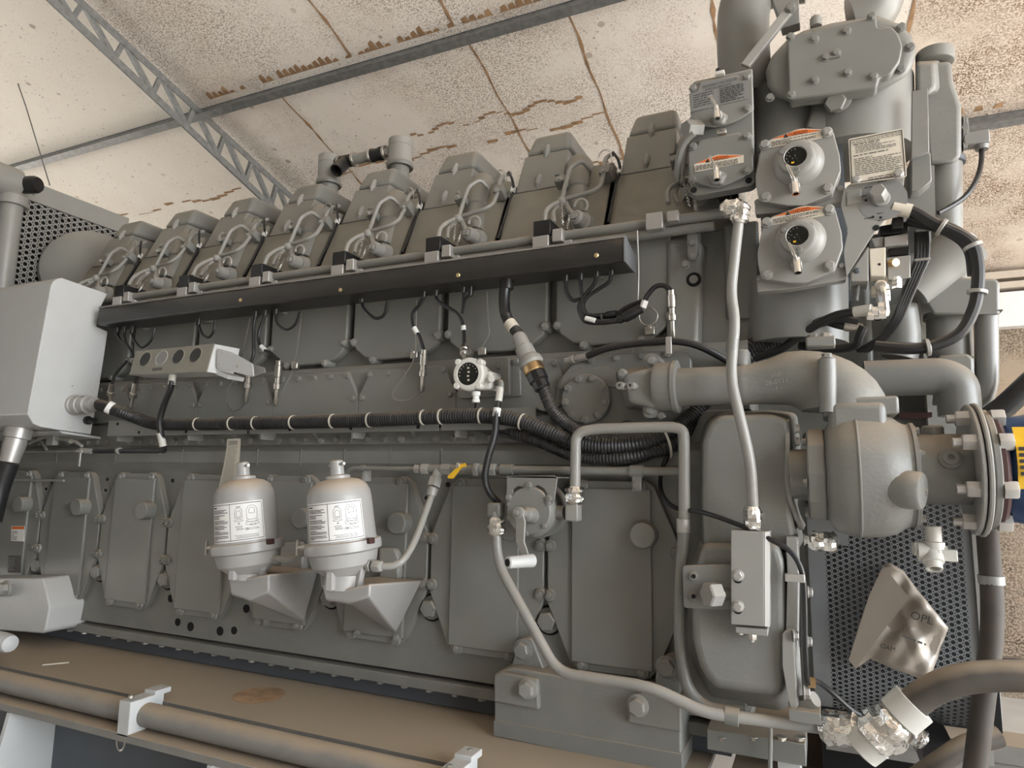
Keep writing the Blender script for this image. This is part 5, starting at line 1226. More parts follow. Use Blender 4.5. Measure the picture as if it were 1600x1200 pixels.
# ---------------------------------------------------------------- water pump
YP = -.16
zc = at(1360, 742, YP).z
XP = lambda x: at(x, 742, YP).x
wpp = thing('water_pump', 'grey cast water pump volute below the domed elbow', 'pump', (XP(1360), YP, zc-.2))
kp = mpp(at(1360, 742, YP))
ax0 = V3((XP(1290), YP, zc))
def rr(px): return px*kp
L_ = lambda x: XP(x)-XP(1290)
part('volute', M().lathe(ax0, XA, [(rr(70), 0), (rr(86), L_(1300)), (rr(94), L_(1318)), (rr(97), L_(1337)), (rr(98.5), L_(1338)), (rr(98.5), L_(1340)), (rr(97), L_(1341)), (rr(95), L_(1370)), (rr(90), L_(1395)), (rr(80), L_(1410)), (rr(78), L_(1416))], 48), MT['paint_cast'], wpp)
part('neck', M().box(V3((XP(1342), YP, zc+rr(75))), (XP(1386)-XP(1297), .19, rr(70))), MT['paint_cast'], wpp, bev=.02, seg=3)
part('back_plate', M().lathe(ax0, XA, [(rr(66), L_(1262)), (rr(74), L_(1264)), (rr(76), L_(1288)), (rr(70), L_(1292))], 10), MT['paint'], wpp, bev=.003)
part('back_hub', M().lathe(ax0, XA, [(rr(40), L_(1235)), (rr(40), L_(1264))], 24), MT['paint'], wpp)
part('outlet_flange', M().lathe(ax0, XA, [(rr(76), L_(1414)), (rr(78), L_(1415)), (rr(78), L_(1422)), (rr(80), L_(1423)), (rr(80), L_(1429)), (rr(78), L_(1430))], 40), MT['paint_cast'], wpp)
part('drain_boss', M().lathe(V3((XP(1396), YP-rr(70), zc-rr(20))), V3((.9, -.35, -.1)), [(.045, -.02), (.05, .02), (.048, .05), (.044, .055)], 20), MT['paint_cast'], wpp)
for k in range(8):
    t_ = k*math.pi/4+.35; bolt(wpp, V3((XP(1430), YP+rr(70)*math.cos(t_), zc+rr(70)*math.sin(t_))), XA, .011)
for k in range(6):
    t_ = k*math.pi/3+.2; bolt(wpp, V3((XP(1262), YP+rr(66)*math.cos(t_), zc+rr(66)*math.sin(t_))), -XA, .010)
# spool
sp = thing('pipe_spool', 'short bolted pipe spool between the water pump and the blue unit', 'pipe', (XP(1475), YP, zc-.2))
zs = at(1475, 733, YP).z
part('pipe', M().cyl((XP(1430), YP, zs), (XP(1516), YP, zs), rr(53), 36), MT['paint'], sp)
part('plug_boss', M().lathe(V3((XP(1477), YP-rr(52), zs+rr(14))), V3((0, -1, .2)), [(.028, -.01), (.027, .006), (.018, .008), (.018, .014), (.008, .014), (.008, .006)], 20), MT['paint'], sp)
part('top_nub', M().lathe(V3((XP(1462), YP, zs+rr(50))), ZA, [(.027, 0), (.027, .022), (.022, .028)], 18), MT['paint'], sp)
for (xa, xb, r) in ((1513, 1521, 96), (1523, 1531, 98), (1534, 1546, 88)):
    part('flange', M().lathe(V3((XP(xa), YP, zs)), XA, [(rr(r)*.98, 0), (rr(r), .003), (rr(r), XP(xb)-XP(xa)-.003), (rr(r)*.98, XP(xb)-XP(xa))], 36), MT['paint_pale'] if xa < 1530 else MT['paint'], sp)
for y in (657, 695, 764, 814):
    dz = at(1520, y, YP).z-zs; dy = -math.sqrt(max(0, (rr(80))**2-dz*dz)) if abs(dz) < rr(80) else 0
    p = V3((XP(1513), YP+dy, zs+dz)); nut(sp, p, -XA, .022, .03, 'alu', 'nut'); part('stud', M().cyl(p-XA*.02, p-XA*.05, .012, 10), MT['alu'], sp)
    nut(sp, V3((XP(1546), YP+dy, zs+dz)), XA, .024, .03, 'alu', 'bolt_head')
bl = thing('check_valve', 'blue cylindrical unit with yellow label at the right edge', 'valve', (XP(1620), YP, zs-.2))
part('body', M().lathe(V3((XP(1546), YP, zs)), XA, [(rr(60), 0), (rr(75), .04), (rr(81), .1), (rr(80), .6)], 40), MT['blue'], bl)
part('collar', M().lathe(V3((XP(1546), YP, zs)), XA, [(rr(84), 0), (rr(84), .01), (rr(78), .02)], 40), MT['maroon'], bl)
b = M(); nq = 8
lz = [(.6, 0)]
for i in range(nq):
    a0 = math.radians(152+(214-152)*i/nq); a1 = math.radians(152+(214-152)*(i+1)/nq)
    pts = [V3((x, YP+(rr(81)+.002)*math.cos(a), zs+(rr(81)+.002)*math.sin(a)*-1+.02)) for x, a in ((XP(1568), a0), (XP(1640), a0), (XP(1640), a1), (XP(1568), a1))]
    b.add(pts, [(0, 1, 2, 3)])
lab_ = part('label', b, MT['yellow'], bl)
b = M(); textlines(b, V3((XP(1571), YP-rr(81)-.004, zs+.055)), XA, ZA, .12, .075, 5, random.Random(4), thick=.6); part('lettering', b, MT['ink'], lab_)
# ---------------------------------------------------------------- perforated guard
pg = thing('perforated_guard', 'dark perforated metal guard panel below the water pump', 'guard', at(1400, 1100, .16))
YGd = .14
bl_, br_ = at(1269, 1000, YGd), at(1530, 1000, YGd)
x0, x1 = bl_.x, br_.x; zt_ = at(1400, 770, YGd).z; zm_ = at(1400, 1010, YGd).z
hx = at(1291, 900, YGd).x; hx1 = at(1512, 900, YGd).x; cw = .0172; ch = .0168
cells = []; ncol = int((hx1-hx)/cw); z = zt_; row = 0; bend = zm_; L2 = .26
tot = zt_-zm_+L2
def bendp(x, s):
    "point at distance s down the panel: flat, then curving away under the pump"
    if s <= zt_-zm_: return V3((x, YGd, zt_-s)), V3((0, 0, -1))
    f = (s-(zt_-zm_)); R_ = .32; th = min(f/R_, 1.0); e = f-th*R_
    return V3((x, YGd+R_*(1-math.cos(th))+e*math.sin(th), zm_-R_*math.sin(th)-e*math.cos(th))), V3((0, math.sin(th), -math.cos(th)))
nrow = int(tot/ch)
for r_ in range(nrow):
    for c_ in range(ncol):
        s = ch*(r_+.5)+(ch/2 if c_ % 2 else 0)
        p, d = bendp(hx+cw*(c_+.5)*1.0, s)
        if r_ < 10 and c_ < 4 : continue
        cells.append((p, XA*(cw/2), d*(ch/2)))
part('perforated_sheet', holeplate(cells, .0063, 12), MT['guard'], pg)
for (xa, xb) in ((x0, hx), (hx+cw*ncol, x1)):
    rings = []; b = M()
    for k in range(25):
        p, d = bendp(xa, tot*k/24); q, _ = bendp(xb, tot*k/24); rings.append((p, q))
    for (p, q), (p2, q2) in zip(rings[:-1], rings[1:]): b.add([p, q, q2, p2], [(0, 1, 2, 3)])
    part('border', b, MT['guard'], pg)
p, _ = bendp(hx, 0); q, _ = bendp(hx+cw*4, ch*10.2); b = M().bb((hx, YGd, q.z), (hx+cw*4, YGd+.002, zt_))
part('border', b, MT['guard'], pg)
part('side_rail', M().bb((x1, YGd-.01, zm_-.3), (x1+.012, YGd+.1, zt_)), MT['paint_pale'], pg)
part('dark_housing', M().bb((x0+.01, YGd+.33, .5), (x1+.1, 1.2, zt_)), MT['hole'], pg)  # black box added to stand for the shade behind the holes
# plastic bag
bgp = [(1382, 881), (1392, 880), (1413, 893), (1428, 914), (1482, 981), (1457, 1050), (1445, 1063), (1398, 1046), (1360, 1030), (1337, 1045), (1326, 1031), (1334, 1000), (1358, 930)]
YBg = YGd-.03
rg = random.Random(11)
P2 = [at(x, y, YBg) for x, y in bgp]
def inside(x, y, poly_):
    c = False; j = len(poly_)-1
    for i in range(len(poly_)):
        xi, yi = poly_[i]; xj, yj = poly_[j]
        if (yi > y) != (yj > y) and x < (xj-xi)*(y-yi)/(yj-yi)+xi: c = not c
        j = i
    return c
def bagY(x, y):
    h = .010*math.sin(x*.05+y*.03+.5)+.007*math.sin(y*.075-x*.04)+.004*math.sin(x*.16+y*.11)
    for (ax_, ay_, bx_2, by_2, wd, am) in ((1412, 955, 1450, 1050, 9, .012), (1425, 930, 1475, 985, 12, .014), (1400, 975, 1470, 990, 8, -.010), (1360, 1010, 1430, 1000, 10, .008)):
        tt = max(0, min(1, ((x-ax_)*(bx_2-ax_)+(y-ay_)*(by_2-ay_))/((bx_2-ax_)**2+(by_2-ay_)**2)))
        dd = math.hypot(x-ax_-tt*(bx_2-ax_), y-ay_-tt*(by_2-ay_)); h += am*max(0, 1-dd/wd/1.6)
    return YBg-.02-h
bag = thing('plastic_bag', 'crumpled translucent brown plastic bag stuck on the perforated guard', 'bag', at(1400, 1040, YBg))
b = M(); idx = {}; stp = 6
# triangulated sheet: fan subdivided from the outline to keep the edge crisp
cx_, cy_ = 1402, 970
RN = 16; dense = []
for i in range(len(bgp)):
    (xa, ya), (xb, yb) = bgp[i], bgp[(i+1) % len(bgp)]; m_ = max(1, int(math.hypot(xb-xa, yb-ya)/7))
    for k in range(m_): dense.append((xa+(xb-xa)*k/m_, ya+(yb-ya)*k/m_))
rings = []
for j in range(RN+1):
    f = 1-j/RN*.97; rings.append([at(cx_+(x-cx_)*f, cy_+(y-cy_)*f, bagY(cx_+(x-cx_)*f, cy_+(y-cy_)*f)+(.02 if j == 0 else 0)) for x, y in dense])
b.ring(rings, cap=True)
part('sheet', b, MT['bag'], bag, ang=60)
b = M(); fl_ = [(1380, 884), (1421, 934), (1360, 1012), (1337, 1045), (1326, 1031), (1358, 930)]
b.prism([at(x, y, bagY(x, y)-.02) for x, y in fl_], (0, .002, 0)); part('folded_flap', b, MT['bag'], bag)
text('lettering', 'OPL', MT['ink'], bag, at(1440, 966, YBg-.06), V3((.93, 0, -.25)), V3((.25, 0, .93)), .032, .001)
text('lettering', 'OAM', MT['ink'], bag, at(1387, 1012, YBg-.06), V3((.95, 0, -.2)), V3((.2, 0, .95)), .018, .001)
b = M(); textlines(b, at(1410, 990, YBg-.06), V3((.95, 0, -.3)), V3((.3, 0, .95)), .07, .012, 1, random.Random(8), thick=.5); part('lettering', b, MT['ink_grey'], bag)
# drain valve under the pump
dv = thing('drain_valve', 'small pale brass style drain valve hanging under the pipe spool', 'valve', at(1457, 870, YP))
part('stem', M().lathe(at(1457, 822, YP), -ZA, [(.02, 0), (.02, .04), (.026, .042), (.026, .06), (.018, .062), (.018, .08)], 14), MT['cream_plastic'], dv)
part('body', M().lathe(at(1446, 862, YP), XA, [(.018, -.02), (.026, -.018), (.026, .03), (.018, .035), (.018, .05)], 12), MT['cream_plastic'], dv)
part('outlet', M().lathe(at(1456, 862, YP), V3((0, -.5, -.85)), [(.026, 0), (.026, .03), (.02, .032), (.02, .05), (.015, .05), (.015, .02)], 14), MT['cream_plastic'], dv)
part('handle', M().box(at(1482, 868, YP-.01), (.04, .012, .03)), MT['cream_plastic'], dv, bev=.002)
part('side_nut', M().hexa(at(1440, 858, YP), V3((-1, -.1, 0)), .02, .02), MT['cream_plastic'], dv)
# ---------------------------------------------------------------- hoses at lower right
hs = thing('flexible_hose', 'thick dusty hose leaving the big foil wrapped coupling at the lower right', 'hose', at(1500, 1060, -.25))
pts = smoothpath([at(x, y, Y) for x, y, Y in [(1415, 1110, -.24), (1450, 1082, -.24), (1500, 1062, -.24), (1560, 1056, -.23), (1640, 1058, -.22)]], 7)
part('hose', M().tube(pts, .037, 18), MT['rubber_dusty'], hs)
a, c = at(1345, 1172, -.25), at(1425, 1102, -.245); d = (c-a); 
part('coupling', M().lathe(a, d, [(.03, -.005), (.046, 0), (.048, d.length*.2), (.05, d.length*.22)], 24), MT['cream_plastic'], hs)
part('sleeve', M().lathe(a+d*.74, d, [(.052, 0), (.053, d.length*.3), (.048, d.length*.3)], 28), MT['cream_plastic'], hs)
foil(hs, a+d*.15, a+d*.76, .056, 21)
h2 = thing('flexible_hose', 'dusty dark hose hanging vertically right of the perforated guard', 'hose', at(1545, 1000, -.1))
pts = smoothpath([at(x, y, Y) for x, y, Y in [(1540, 800, -.02), (1545, 860, -.05), (1550, 930, -.08), (1549, 1000, -.1), (1537, 1090, -.12), (1524, 1200, -.14), (1515, 1260, -.14)]], 7)
part('hose', M().tube(pts, .027, 16), MT['rubber_dusty'], h2)
part('clamp', M().lathe(at(1549, 906, -.07), ZA, [(.03, -.012), (.031, -.011), (.031, .011), (.03, .012)], 18), MT['steel_plate'], h2)
h3 = thing('flexible_hose', 'third dusty hose rising from the bottom edge toward the vertical hose', 'hose', at(1490, 1180, 0))
part('hose', M().tube(smoothpath([at(1420, 1225, .0), at(1470, 1190, .0), at(1510, 1165, .02), at(1560, 1150, .05)], 6), .028, 14), MT['rubber_dusty'], h3)
b = M(); b.tube([at(1530, 665, .2), at(1570, 635, .2), at(1640, 570, .2)], .034, 12)
solo('cable_bundle', b, MT['black'], 'thick black cable rising to the right edge above the blue unit', 'cable')
# skid rails under the right end
b = M(); b.bb(at(1290, 1124, .35), V3((2.5, .5, at(1290, 1150, .35).z))); b.bb(V3((at(1290, 1150, .35).x, .36, at(1290, 1172, .35).z)), V3((2.5, .5, at(1290, 1152, .35).z)))
solo('skid_rail', b, MT['skid'], 'dusty steel rail behind the hoses at the lower right', 'rail')
part('rail_block', M().bb(at(1440, 1155, .1), at(1475, 1175, .3)), MT['black'], sk)
foil(sk, at(1424, 1145, .1), at(1446, 1160, .1), .03, 31)
part('end_deck', M().bb((SX1, 0.25, DZ-.3), (1.1, 1.4, DZ-.2)), MT['skid'], sk)
# coil of dark cable on the ground behind
t = thing('cable_coil', 'dark coil of cable on the ground at the right edge', 'coil', at(1590, 1120, 1.2))
c = at(1592, 1140, 1.0)
for k in range(4): part('turn', M().tube([c+V3(((.42-.05*k)*math.cos(q*math.pi/14), .06*k, (.30-.04*k)*math.sin(q*math.pi/14)-.05)) for q in range(28)], .02, 8, closed=True), MT['rubber'], t)
# ---------------------------------------------------------------- filter tower: four covers, thermostat housing, pipes
YT = -.12
def drain_cock(parent, x, y, Y, s=1.0):
    p = at(x, y, Y); r = .011*s
    o = part('drain_cock', M().lathe(p+YA*.02, OUT, [(r*2.1, 0), (r*2.0, .012), (r*1.3, .016), (r*1.2, .045*s), (r*.8, .048*s)], 16), MT['alu'], parent)
    q = p+OUT*.03*s
    part('spout', M().lathe(q+ZA*.02*s, V3((.05, -.2, -1)), [(r*.7, 0), (r*.95, .01), (r*.95, .05*s), (r*.6, .05*s), (r*.6, .03*s)], 12), MT['chrome'], o)
    a = q+V3((-.008, -.012, .03))*s
    part('wing_handle', M().box(a, (.012*s, .008*s, .05*s), frame(V3((-.35, 0, 1)))[0:3]), MT['chrome'], o, bev=.002)
def caution(parent, px, line_a, Y, out, bend=None):
    "white bordered label with an orange arch on top and rows of small print; px is its outline"
    b = M(); b.prism([at(x, y, Y) for x, y in px[0]], (0, .0015, 0)); o = part('caution_label', b, MT['label_cream'], parent)
    b = M(); b.prism([at(x, y, Y-.0008) for x, y in px[1]], (0, .0006, 0)); part('orange_band', b, MT['orange'], o)
    b = M(); (xa, ya), (xb, yb), (xc, yc) = px[2]
    A_, B_, C_ = at(xa, ya, Y-.001), at(xb, yb, Y-.001), at(xc, yc, Y-.001)
    textlines(b, A_, B_-A_, A_-C_, (B_-A_).length, (A_-C_).length, 4, random.Random(len(parent.name)), thick=.55); part('lettering', b, MT['ink'], o)
    (x, y), tw = px[3]; p = at(x, y, Y-.0012); d = B_-A_
    text('lettering', 'CUIDADO', MT['ink'], o, p, d, V3((-d.z, 0, d.x)), .017, .0005, width=tw*mpp(p))
    b = M(); w_ = tw*mpp(p); dn = d.normalized(); un = V3((-dn.z, 0, dn.x)); q = p-dn*(w_*.66)-un*.006
    b.add([q-dn*.008, q+dn*.008, q+un*.014], [(0, 1, 2)]); part('warning_triangle', b, MT['ink'], o)
# fuel filter box with two covers (left column)
ff = thing('fuel_filter_box', 'tall grey filter box with two stacked covers left of the gauge covers', 'filter housing', at(1130, 300, YT))
part('box', loft([(1083, 128), (1176, 107), (1180, 283), (1080, 303)], YT+.02, [(1083, 128), (1176, 107), (1180, 283), (1080, 303)], YT+.4), MT['paint'], ff, bev=.006)
tpz = at(1180, 283, YT+.02)
part('end_flange', M().prism(rpoly([at(x, y, YT+.01) for x, y in [(1078, 282), (1180, 262), (1180, 285), (1173, 290), (1085, 306), (1079, 300)]], .01), (0, .05, 0)), MT['paint'], ff, bev=.004)
c1p = [(1077, 147), (1080, 142), (1090, 137), (1094, 128), (1152, 117), (1158, 124), (1176, 116), (1178, 172), (1158, 186), (1140, 194), (1118, 200), (1098, 198), (1080, 190)]
o1 = part('upper_cover', loft(c1p, YT-.005, c1p, YT+.03), MT['paint'], ff, bev=.005, label='upper cover with grey instruction plate')
part('boss', loft([(1112, 182), (1126, 176), (1134, 183), (1128, 193), (1115, 193)], YT-.02, [(1106, 186), (1124, 172), (1140, 180), (1134, 196), (1112, 198)], YT+.0), MT['paint'], o1, bev=.006)
pp_ = [at(x, y, YT-.008) for x, y in [(1079, 148), (1090, 143), (1095, 130), (1151, 119), (1157, 126), (1167, 125), (1168, 154), (1080, 175)]]
ip = part('instruction_plate', M().prism(pp_, (0, .002, 0)), MT['label_grey'], o1)
xd = (at(1168, 154, YT)-at(1080, 175, YT)).normalized(); yd = V3((-xd.z, 0, xd.x))
text('lettering', 'PROCEDIMENTO PARA TROCA DE', MT['ink'], ip, at(1124, 130, YT-.0095), xd, yd, .0105, .0003, width=50*mpp(pp_[0]))
text('lettering', 'FILTRO DE LUBRIFICANTE', MT['ink'], ip, at(1122, 136, YT-.0095), xd, yd, .0105, .0003, width=38*mpp(pp_[0]))
b = M(); textlines(b, at(1083, 148, YT-.0095), xd, yd, .075, .05, 6, random.Random(1), thick=.3); textlines(b, at(1124, 138, YT-.0095), xd, yd, .085, .055, 9, random.Random(2), thick=.5); part('lettering', b, MT['ink'], ip)
c2p = [(1075, 240), (1076, 236), (1089, 228), (1092, 219), (1155, 207), (1161, 214), (1176, 210), (1178, 266), (1160, 278), (1140, 288), (1120, 294), (1098, 290), (1077, 282)]
o2 = part('lower_cover', loft(c2p, YT-.012, c2p, YT+.03), MT['paint'], ff, bev=.005, label='lower cover with orange caution label')
caution(o2, ([(1084.5, 257), (1109, 246), (1122, 241.5), (1162, 242), (1162, 254), (1086, 269)], [(1087, 255.5), (1110, 246.5), (1124, 242.5), (1161, 243), (1155, 244)], ((1087, 259), (1160, 246), (1087, 267)), ((1124, 248), 27)), 0, YT-.0145, 0)
part('boss', loft([(1110, 275), (1124, 268), (1132, 276), (1126, 287), (1113, 287)], YT-.027, [(1104, 278), (1124, 264), (1139, 272), (1132, 290), (1110, 292)], YT-.008), MT['paint'], o2, bev=.006)
for x, y in ((1083, 138), (1167, 120), (1083, 187), (1168, 170)): bolt(ff, at(x, y, YT-.006), OUT, .0105)
for x, y in ((1083, 229), (1167, 213), (1082, 281), (1168, 267)): bolt(ff, at(x, y, YT-.013), OUT, .0105)
for x, y in ((1084, 297), (1170, 282)): part('bolt_hole', M().lathe(at(x, y, YT+.01), OUT, [(.0105, 0), (.0105, .0015)], 12), MT['hole'], ff)
drain_cock(ff, 1122, 182, YT-.02); drain_cock(ff, 1121, 276, YT-.028)
part('clip', M().box(at(1128, 207, YT-.01), (.03, .02, .014)), MT['chrome'], ff, bev=.002); part('clip', M().box(at(1125, 115, YT-.0), (.03, .02, .012)), MT['cream_plastic'], ff, bev=.002); part('vent_plug', M().cyl(at(1122, 114, YT), at(1122, 108, YT), .008, 8), MT['black'], ff)
nut(ff, at(1092, 202, YT-.0), V3((-.6, -.7, -.2)), .03, .06, 'paint', 'union_nut')
part('vent_tube', M().tube([at(1084, 208, YT-.04), at(1068, 222, YT-.03), at(1060, 246, YT), at(1058, 280, YT+.04)], .012, 10, fil=.03), MT['paint'], ff)
# oil filter covers with gauges
OFL = ['upper one of the two big filter covers with a round gauge dome', 'lower one of the two big filter covers with a round gauge dome']
def gauge_cover(dx, dy, lab):
    s = lambda pts: [(x+dx, y+dy) for x, y in pts]
    t = thing('filter_cover', lab, 'filter cover', at(1250+dx, 330+dy, YT), 'big gauge filter covers')
    part('base_flange', M().prism(rpoly([at(x, y, YT+.02) for x, y in s([(1179, 317), (1190, 309), (1300, 294), (1316, 292), (1320, 297), (1319, 316), (1230, 331), (1180, 335)])], .006), (0, .04, 0)), MT['paint_pale'], t, bev=.003)
    cv = s([(1189, 230), (1196, 224), (1203, 217), (1245, 201.5), (1255, 200), (1298, 202), (1303, 208), (1312, 242), (1314, 266), (1301, 302), (1257, 321), (1230, 321), (1186, 314), (1181, 290), (1180, 275)])
    part('plate', M().prism([at(x, y, YT-.02) for x, y in cv], (0, .06, 0)), MT['paint_pale'], t, bev=.003)
    c = at(1247+dx, 255+dy, YT-.02); k = mpp(c)
    dm = V3((-.12, -1, -.02)).normalized()
    part('dome', M().lathe(c-dm*.002, dm, [(38*k, 0), (36.5*k, .012), (32*k, .024), (27*k, .03), (25.5*k, .05)], 36), MT['paint_pale'], t)
    gc_ = c+dm*.05
    g = part('gauge', M().lathe(gc_, dm, [(25*k, -.004), (25*k, .004), (23.5*k, .006), (16.5*k, .006), (16*k, .001)], 32), MT['paint_pale'], t)
    part('dial', M().lathe(gc_+dm*.0015, dm, [(16*k, 0), (16*k, .0005)], 28), MT['gauge_glass'], g)
    fx = XA; fz = dm.cross(XA); fz = fz if fz.z > 0 else -fz
    b = M()
    for q in range(11):
        a_ = math.radians(-30+24*q); b.box(gc_+dm*.0025+fx*(12.5*k*math.cos(a_))+fz*(12.5*k*math.sin(a_)), (.002, .0006, .004), (fx, dm, fz))
    for q in range(5): b.box(gc_+dm*.0025+fx*((q-2)*4*k)+fz*((-2 if q % 2 else 2)*k), (.004, .0006, .002), (fx, dm, fz))
    part('markings', b, MT['label_grey'], g)
    nd = (fx*.45-fz*.9).normalized(); b = M(); b.box(gc_+dm*.003+nd*(4*k), (.0016, .0006, 17*k), (fz.cross(nd), dm, nd)); part('needle', b, MT['label_cream'], g)
    b = M(); b.box(gc_+dm*.003-fz*(9*k)-fx*(4*k), (.008, .0006, .005), (fx, dm, fz)); part('yellow_mark', b, MT['yellow'], g)
    part('bezel', M().tube([gc_+dm*.004+(fx*math.cos(q*math.pi/16)+fz*math.sin(q*math.pi/16))*(16.3*k) for q in range(32)], .0016, 6, closed=True), MT['alu'], g)
    for a_ in (150, 40, -85): bolt(t, gc_+dm*.0+(fx*math.cos(math.radians(a_))+fz*math.sin(math.radians(a_)))*22*k, dm, .008)
    caution(t, (s([(1202, 220), (1246, 202.5), (1256, 201), (1284, 202), (1285, 216), (1202, 231)]), s([(1206, 217.5), (1246, 203.5), (1258, 202), (1283, 203.5), (1279, 204.5)]), tuple(s([(1205, 221), (1283, 205.5), (1205, 229)])), (s([(1247, 208.5)])[0], 27)), 0, YT-.0225, 0)
    for x, y in s([(1195, 227), (1292, 207), (1196, 308), (1293, 295)]): bolt(t, at(x, y, YT-.022), OUT, .0135, MT['paint_pale'])
    for x, y in s([(1184, 316), (1312, 295)]): bolt(t, at(x, y, YT+.02), OUT, .008, MT['paint_pale'])
    drain_cock(t, 1242+dx, 296+dy, YT-.02, 1.15)
    return t
gauge_cover(0, 0, OFL[0]); gauge_cover(3, 121, OFL[1])
# canister bodies behind the covers
cb_ = thing('filter_housing', 'dark recessed filter housings behind the gauge covers', 'filter housing', at(1250, 470, .1))
part('canister', M().cyl(at(1250, 258, YT+.06), at(1250, 258, YT+.06)+YA*.5, .11, 28), MT['paint'], cb_)
part('canister', M().cyl(at(1253, 379, YT+.06), at(1253, 379, YT+.06)+YA*.5, .11, 28), MT['paint'], cb_)
part('support_column', M().cyl(at(1245, 540, .15), at(1245, 440, .15), .16, 32), MT['paint'], cb_)
part('side_housing', loft([(1130, 350), (1185, 345), (1190, 500), (1135, 500)], .1, [(1130, 350), (1185, 345), (1190, 500), (1135, 500)], .6), MT['paint'], cb_, bev=.01)
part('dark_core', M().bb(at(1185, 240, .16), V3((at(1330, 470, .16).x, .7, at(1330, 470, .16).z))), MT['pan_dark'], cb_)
# instruction sign
sg = thing('instruction_sign', 'cream instruction sign with black border beside the upper gauge cover', 'sign', at(1370, 290, YT))
YS = YT-.015
so = rpoly([at(x, y, YS) for x, y in [(1325.5, 217), (1411, 200), (1417, 275), (1329, 288)]], .006)
part('plate', M().prism([p+YA*.001 for p in so], (0, .004, 0)), MT['label_cream'], sg)
si = [at(x, y, YS-.0005) for x, y in [(1327.5, 219), (1409.5, 202.5), (1415, 274), (1330.5, 286.5)]]
b = M(); ctr = sum(si, V3())/4
b.ring([[p+(p-ctr).normalized()*0.0 for p in si], [p+(ctr-p).normalized()*.0035 for p in si]], cap=False); part('border', b, MT['ink'], sg)
xd = (at(1409.5, 202.5, YS)-at(1327.5, 219, YS)).normalized(); yd = V3((-xd.z, 0, xd.x)); km = mpp(ctr)
text('lettering', 'VÁLVULA DE TROCA DO FILTRO DE ÓLEO', MT['ink'], sg, at(1369, 216, YS-.001), xd, yd, .0155, .0004, width=70*km)
b = M(); rg = random.Random(6)
for (x, y, wd, ht, n) in ((1333, 225, 46, 4, 1), (1336, 228, 62, 13, 5), (1333, 242.5, 54, 4, 1), (1334, 248, 72, 30, 10), (1356, 277, 36, 6, 2)):
    textlines(b, at(x, y, YS-.001), xd, yd, wd*km, ht*km, n, rg, thick=.42)
part('lettering', b, MT['ink_grey'], sg)
bolt(sg, at(1338, 281, YS), OUT, .0095, MT['alu']); bolt(sg, at(1404, 272, YS), OUT, .0115, MT['alu'])
# selector plate with dial
sl = thing('selector_plate', 'large slanted grey bracket plate with dark round selector dial and square bolt', 'bracket', at(1360, 430, YT))
YL = YT+.005
part('plate', M().prism(rpoly([at(x, y, YL) for x, y in [(1313, 321), (1318, 298), (1326, 288), (1412, 275), (1411, 302), (1392, 330), (1360, 372), (1322, 433), (1318, 392), (1325, 360)]], .008), (0, .012, 0)), MT['paint_pale'], sl, bev=.002)
c = at(1379, 312, YL); k = mpp(c)
part('selector_dial', M().lathe(c, OUT, [(34*k, 0), (34*k, .0012)], 36), MT['label_grey'], sl)
part('washer', M().lathe(c+V3((-.004, 0, .004)), OUT, [(13*k, 0), (13*k, .006), (11*k, .008)], 20), MT['paint_pale'], sl)
nut(sl, c+V3((-.006, -.006, .008)), V3((-.25, -1, .1)), 12*k, .045, 'paint_pale', 'selector_bolt')
b = M()
for x, y in ((1362, 297), (1376, 291), (1353, 313), (1364, 339), (1376, 340)): b = M().lathe(at(x, y, YL-.0015), OUT, [(.004, 0), (.004, .001)], 8); part('index_hole', b, MT['hole'], sl)
b = M()
for x, y, w_ in ((1357, 294, 14), (1377, 285, 14), (1351, 307, 14), (1356, 342, 12), (1376, 334, 10), (1377, 345, 12)): textlines(b, at(x-6, y-1.5, YL-.002), xd, yd, w_*k, 3*k, 1, rg, thick=.5)
part('lettering', b, MT['ink'], sl)
part('bolt_hole', M().lathe(at(1369, 356, YL), OUT, [(.009, 0), (.009, .0015)], 12), MT['hole'], sl)
b = M(); b.prism([at(x, y, YL+.004) for x, y in [(1330, 424), (1357, 385), (1357, 439), (1330, 440)]], (0, .1, 0)); part('lower_bracket', b, MT['paint_pale'], sl, bev=.002)
bolt(sl, at(1339, 423, YL+.003), OUT, .009, MT['pan_dark'], kind='round')
part('pad', loft([(1323, 300), (1345, 296), (1345, 316), (1323, 322)], YL-.004, [(1320, 297), (1348, 294), (1348, 318), (1320, 324)], YL+.004), MT['paint_pale'], sl, bev=.003)
# solenoid valve bank
YB2 = -.06
sv = thing('solenoid_bank', 'stack of pale metal solenoid valve blocks with fittings below the selector plate', 'valve', at(1400, 470, YB2))
def blk(px, Y0, Y1, mt, name='block', bev=.003):
    return part(name, M().prism([at(x, y, Y0) for x, y in px], (0, Y1-Y0, 0)), MT[mt], sv, bev=bev)
blk([(1358, 388), (1384, 386), (1384, 431), (1360, 432)], YB2-.03, YB2+.04, 'label_cream')
blk([(1381, 370), (1419, 364), (1419, 382), (1381, 386)], YB2, YB2+.08, 'alu')
blk([(1386, 402), (1423, 398), (1423, 434), (1388, 438)], YB2, YB2+.08, 'alu')
blk([(1360, 372), (1381, 369), (1381, 385), (1366, 387)], YB2+.01, YB2+.08, 'alu')
blk([(1388, 388), (1421, 384), (1421, 398), (1390, 400)], YB2+.02, YB2+.08, 'black', 'coil')
blk([(1374, 353), (1420, 345), (1420, 362), (1376, 368)], YB2+.01, YB2+.1, 'black', 'coil')
blk([(1394, 340), (1412, 337), (1412, 356), (1394, 358)], YB2-.02, YB2+.05, 'black', 'plug')
blk([(1361, 447), (1370, 446), (1370, 460), (1362, 461)], YB2-.02, YB2+.02, 'label_cream')
blk([(1366, 432), (1390, 430), (1392, 470), (1372, 470)], YB2+.02, YB2+.08, 'zinc')
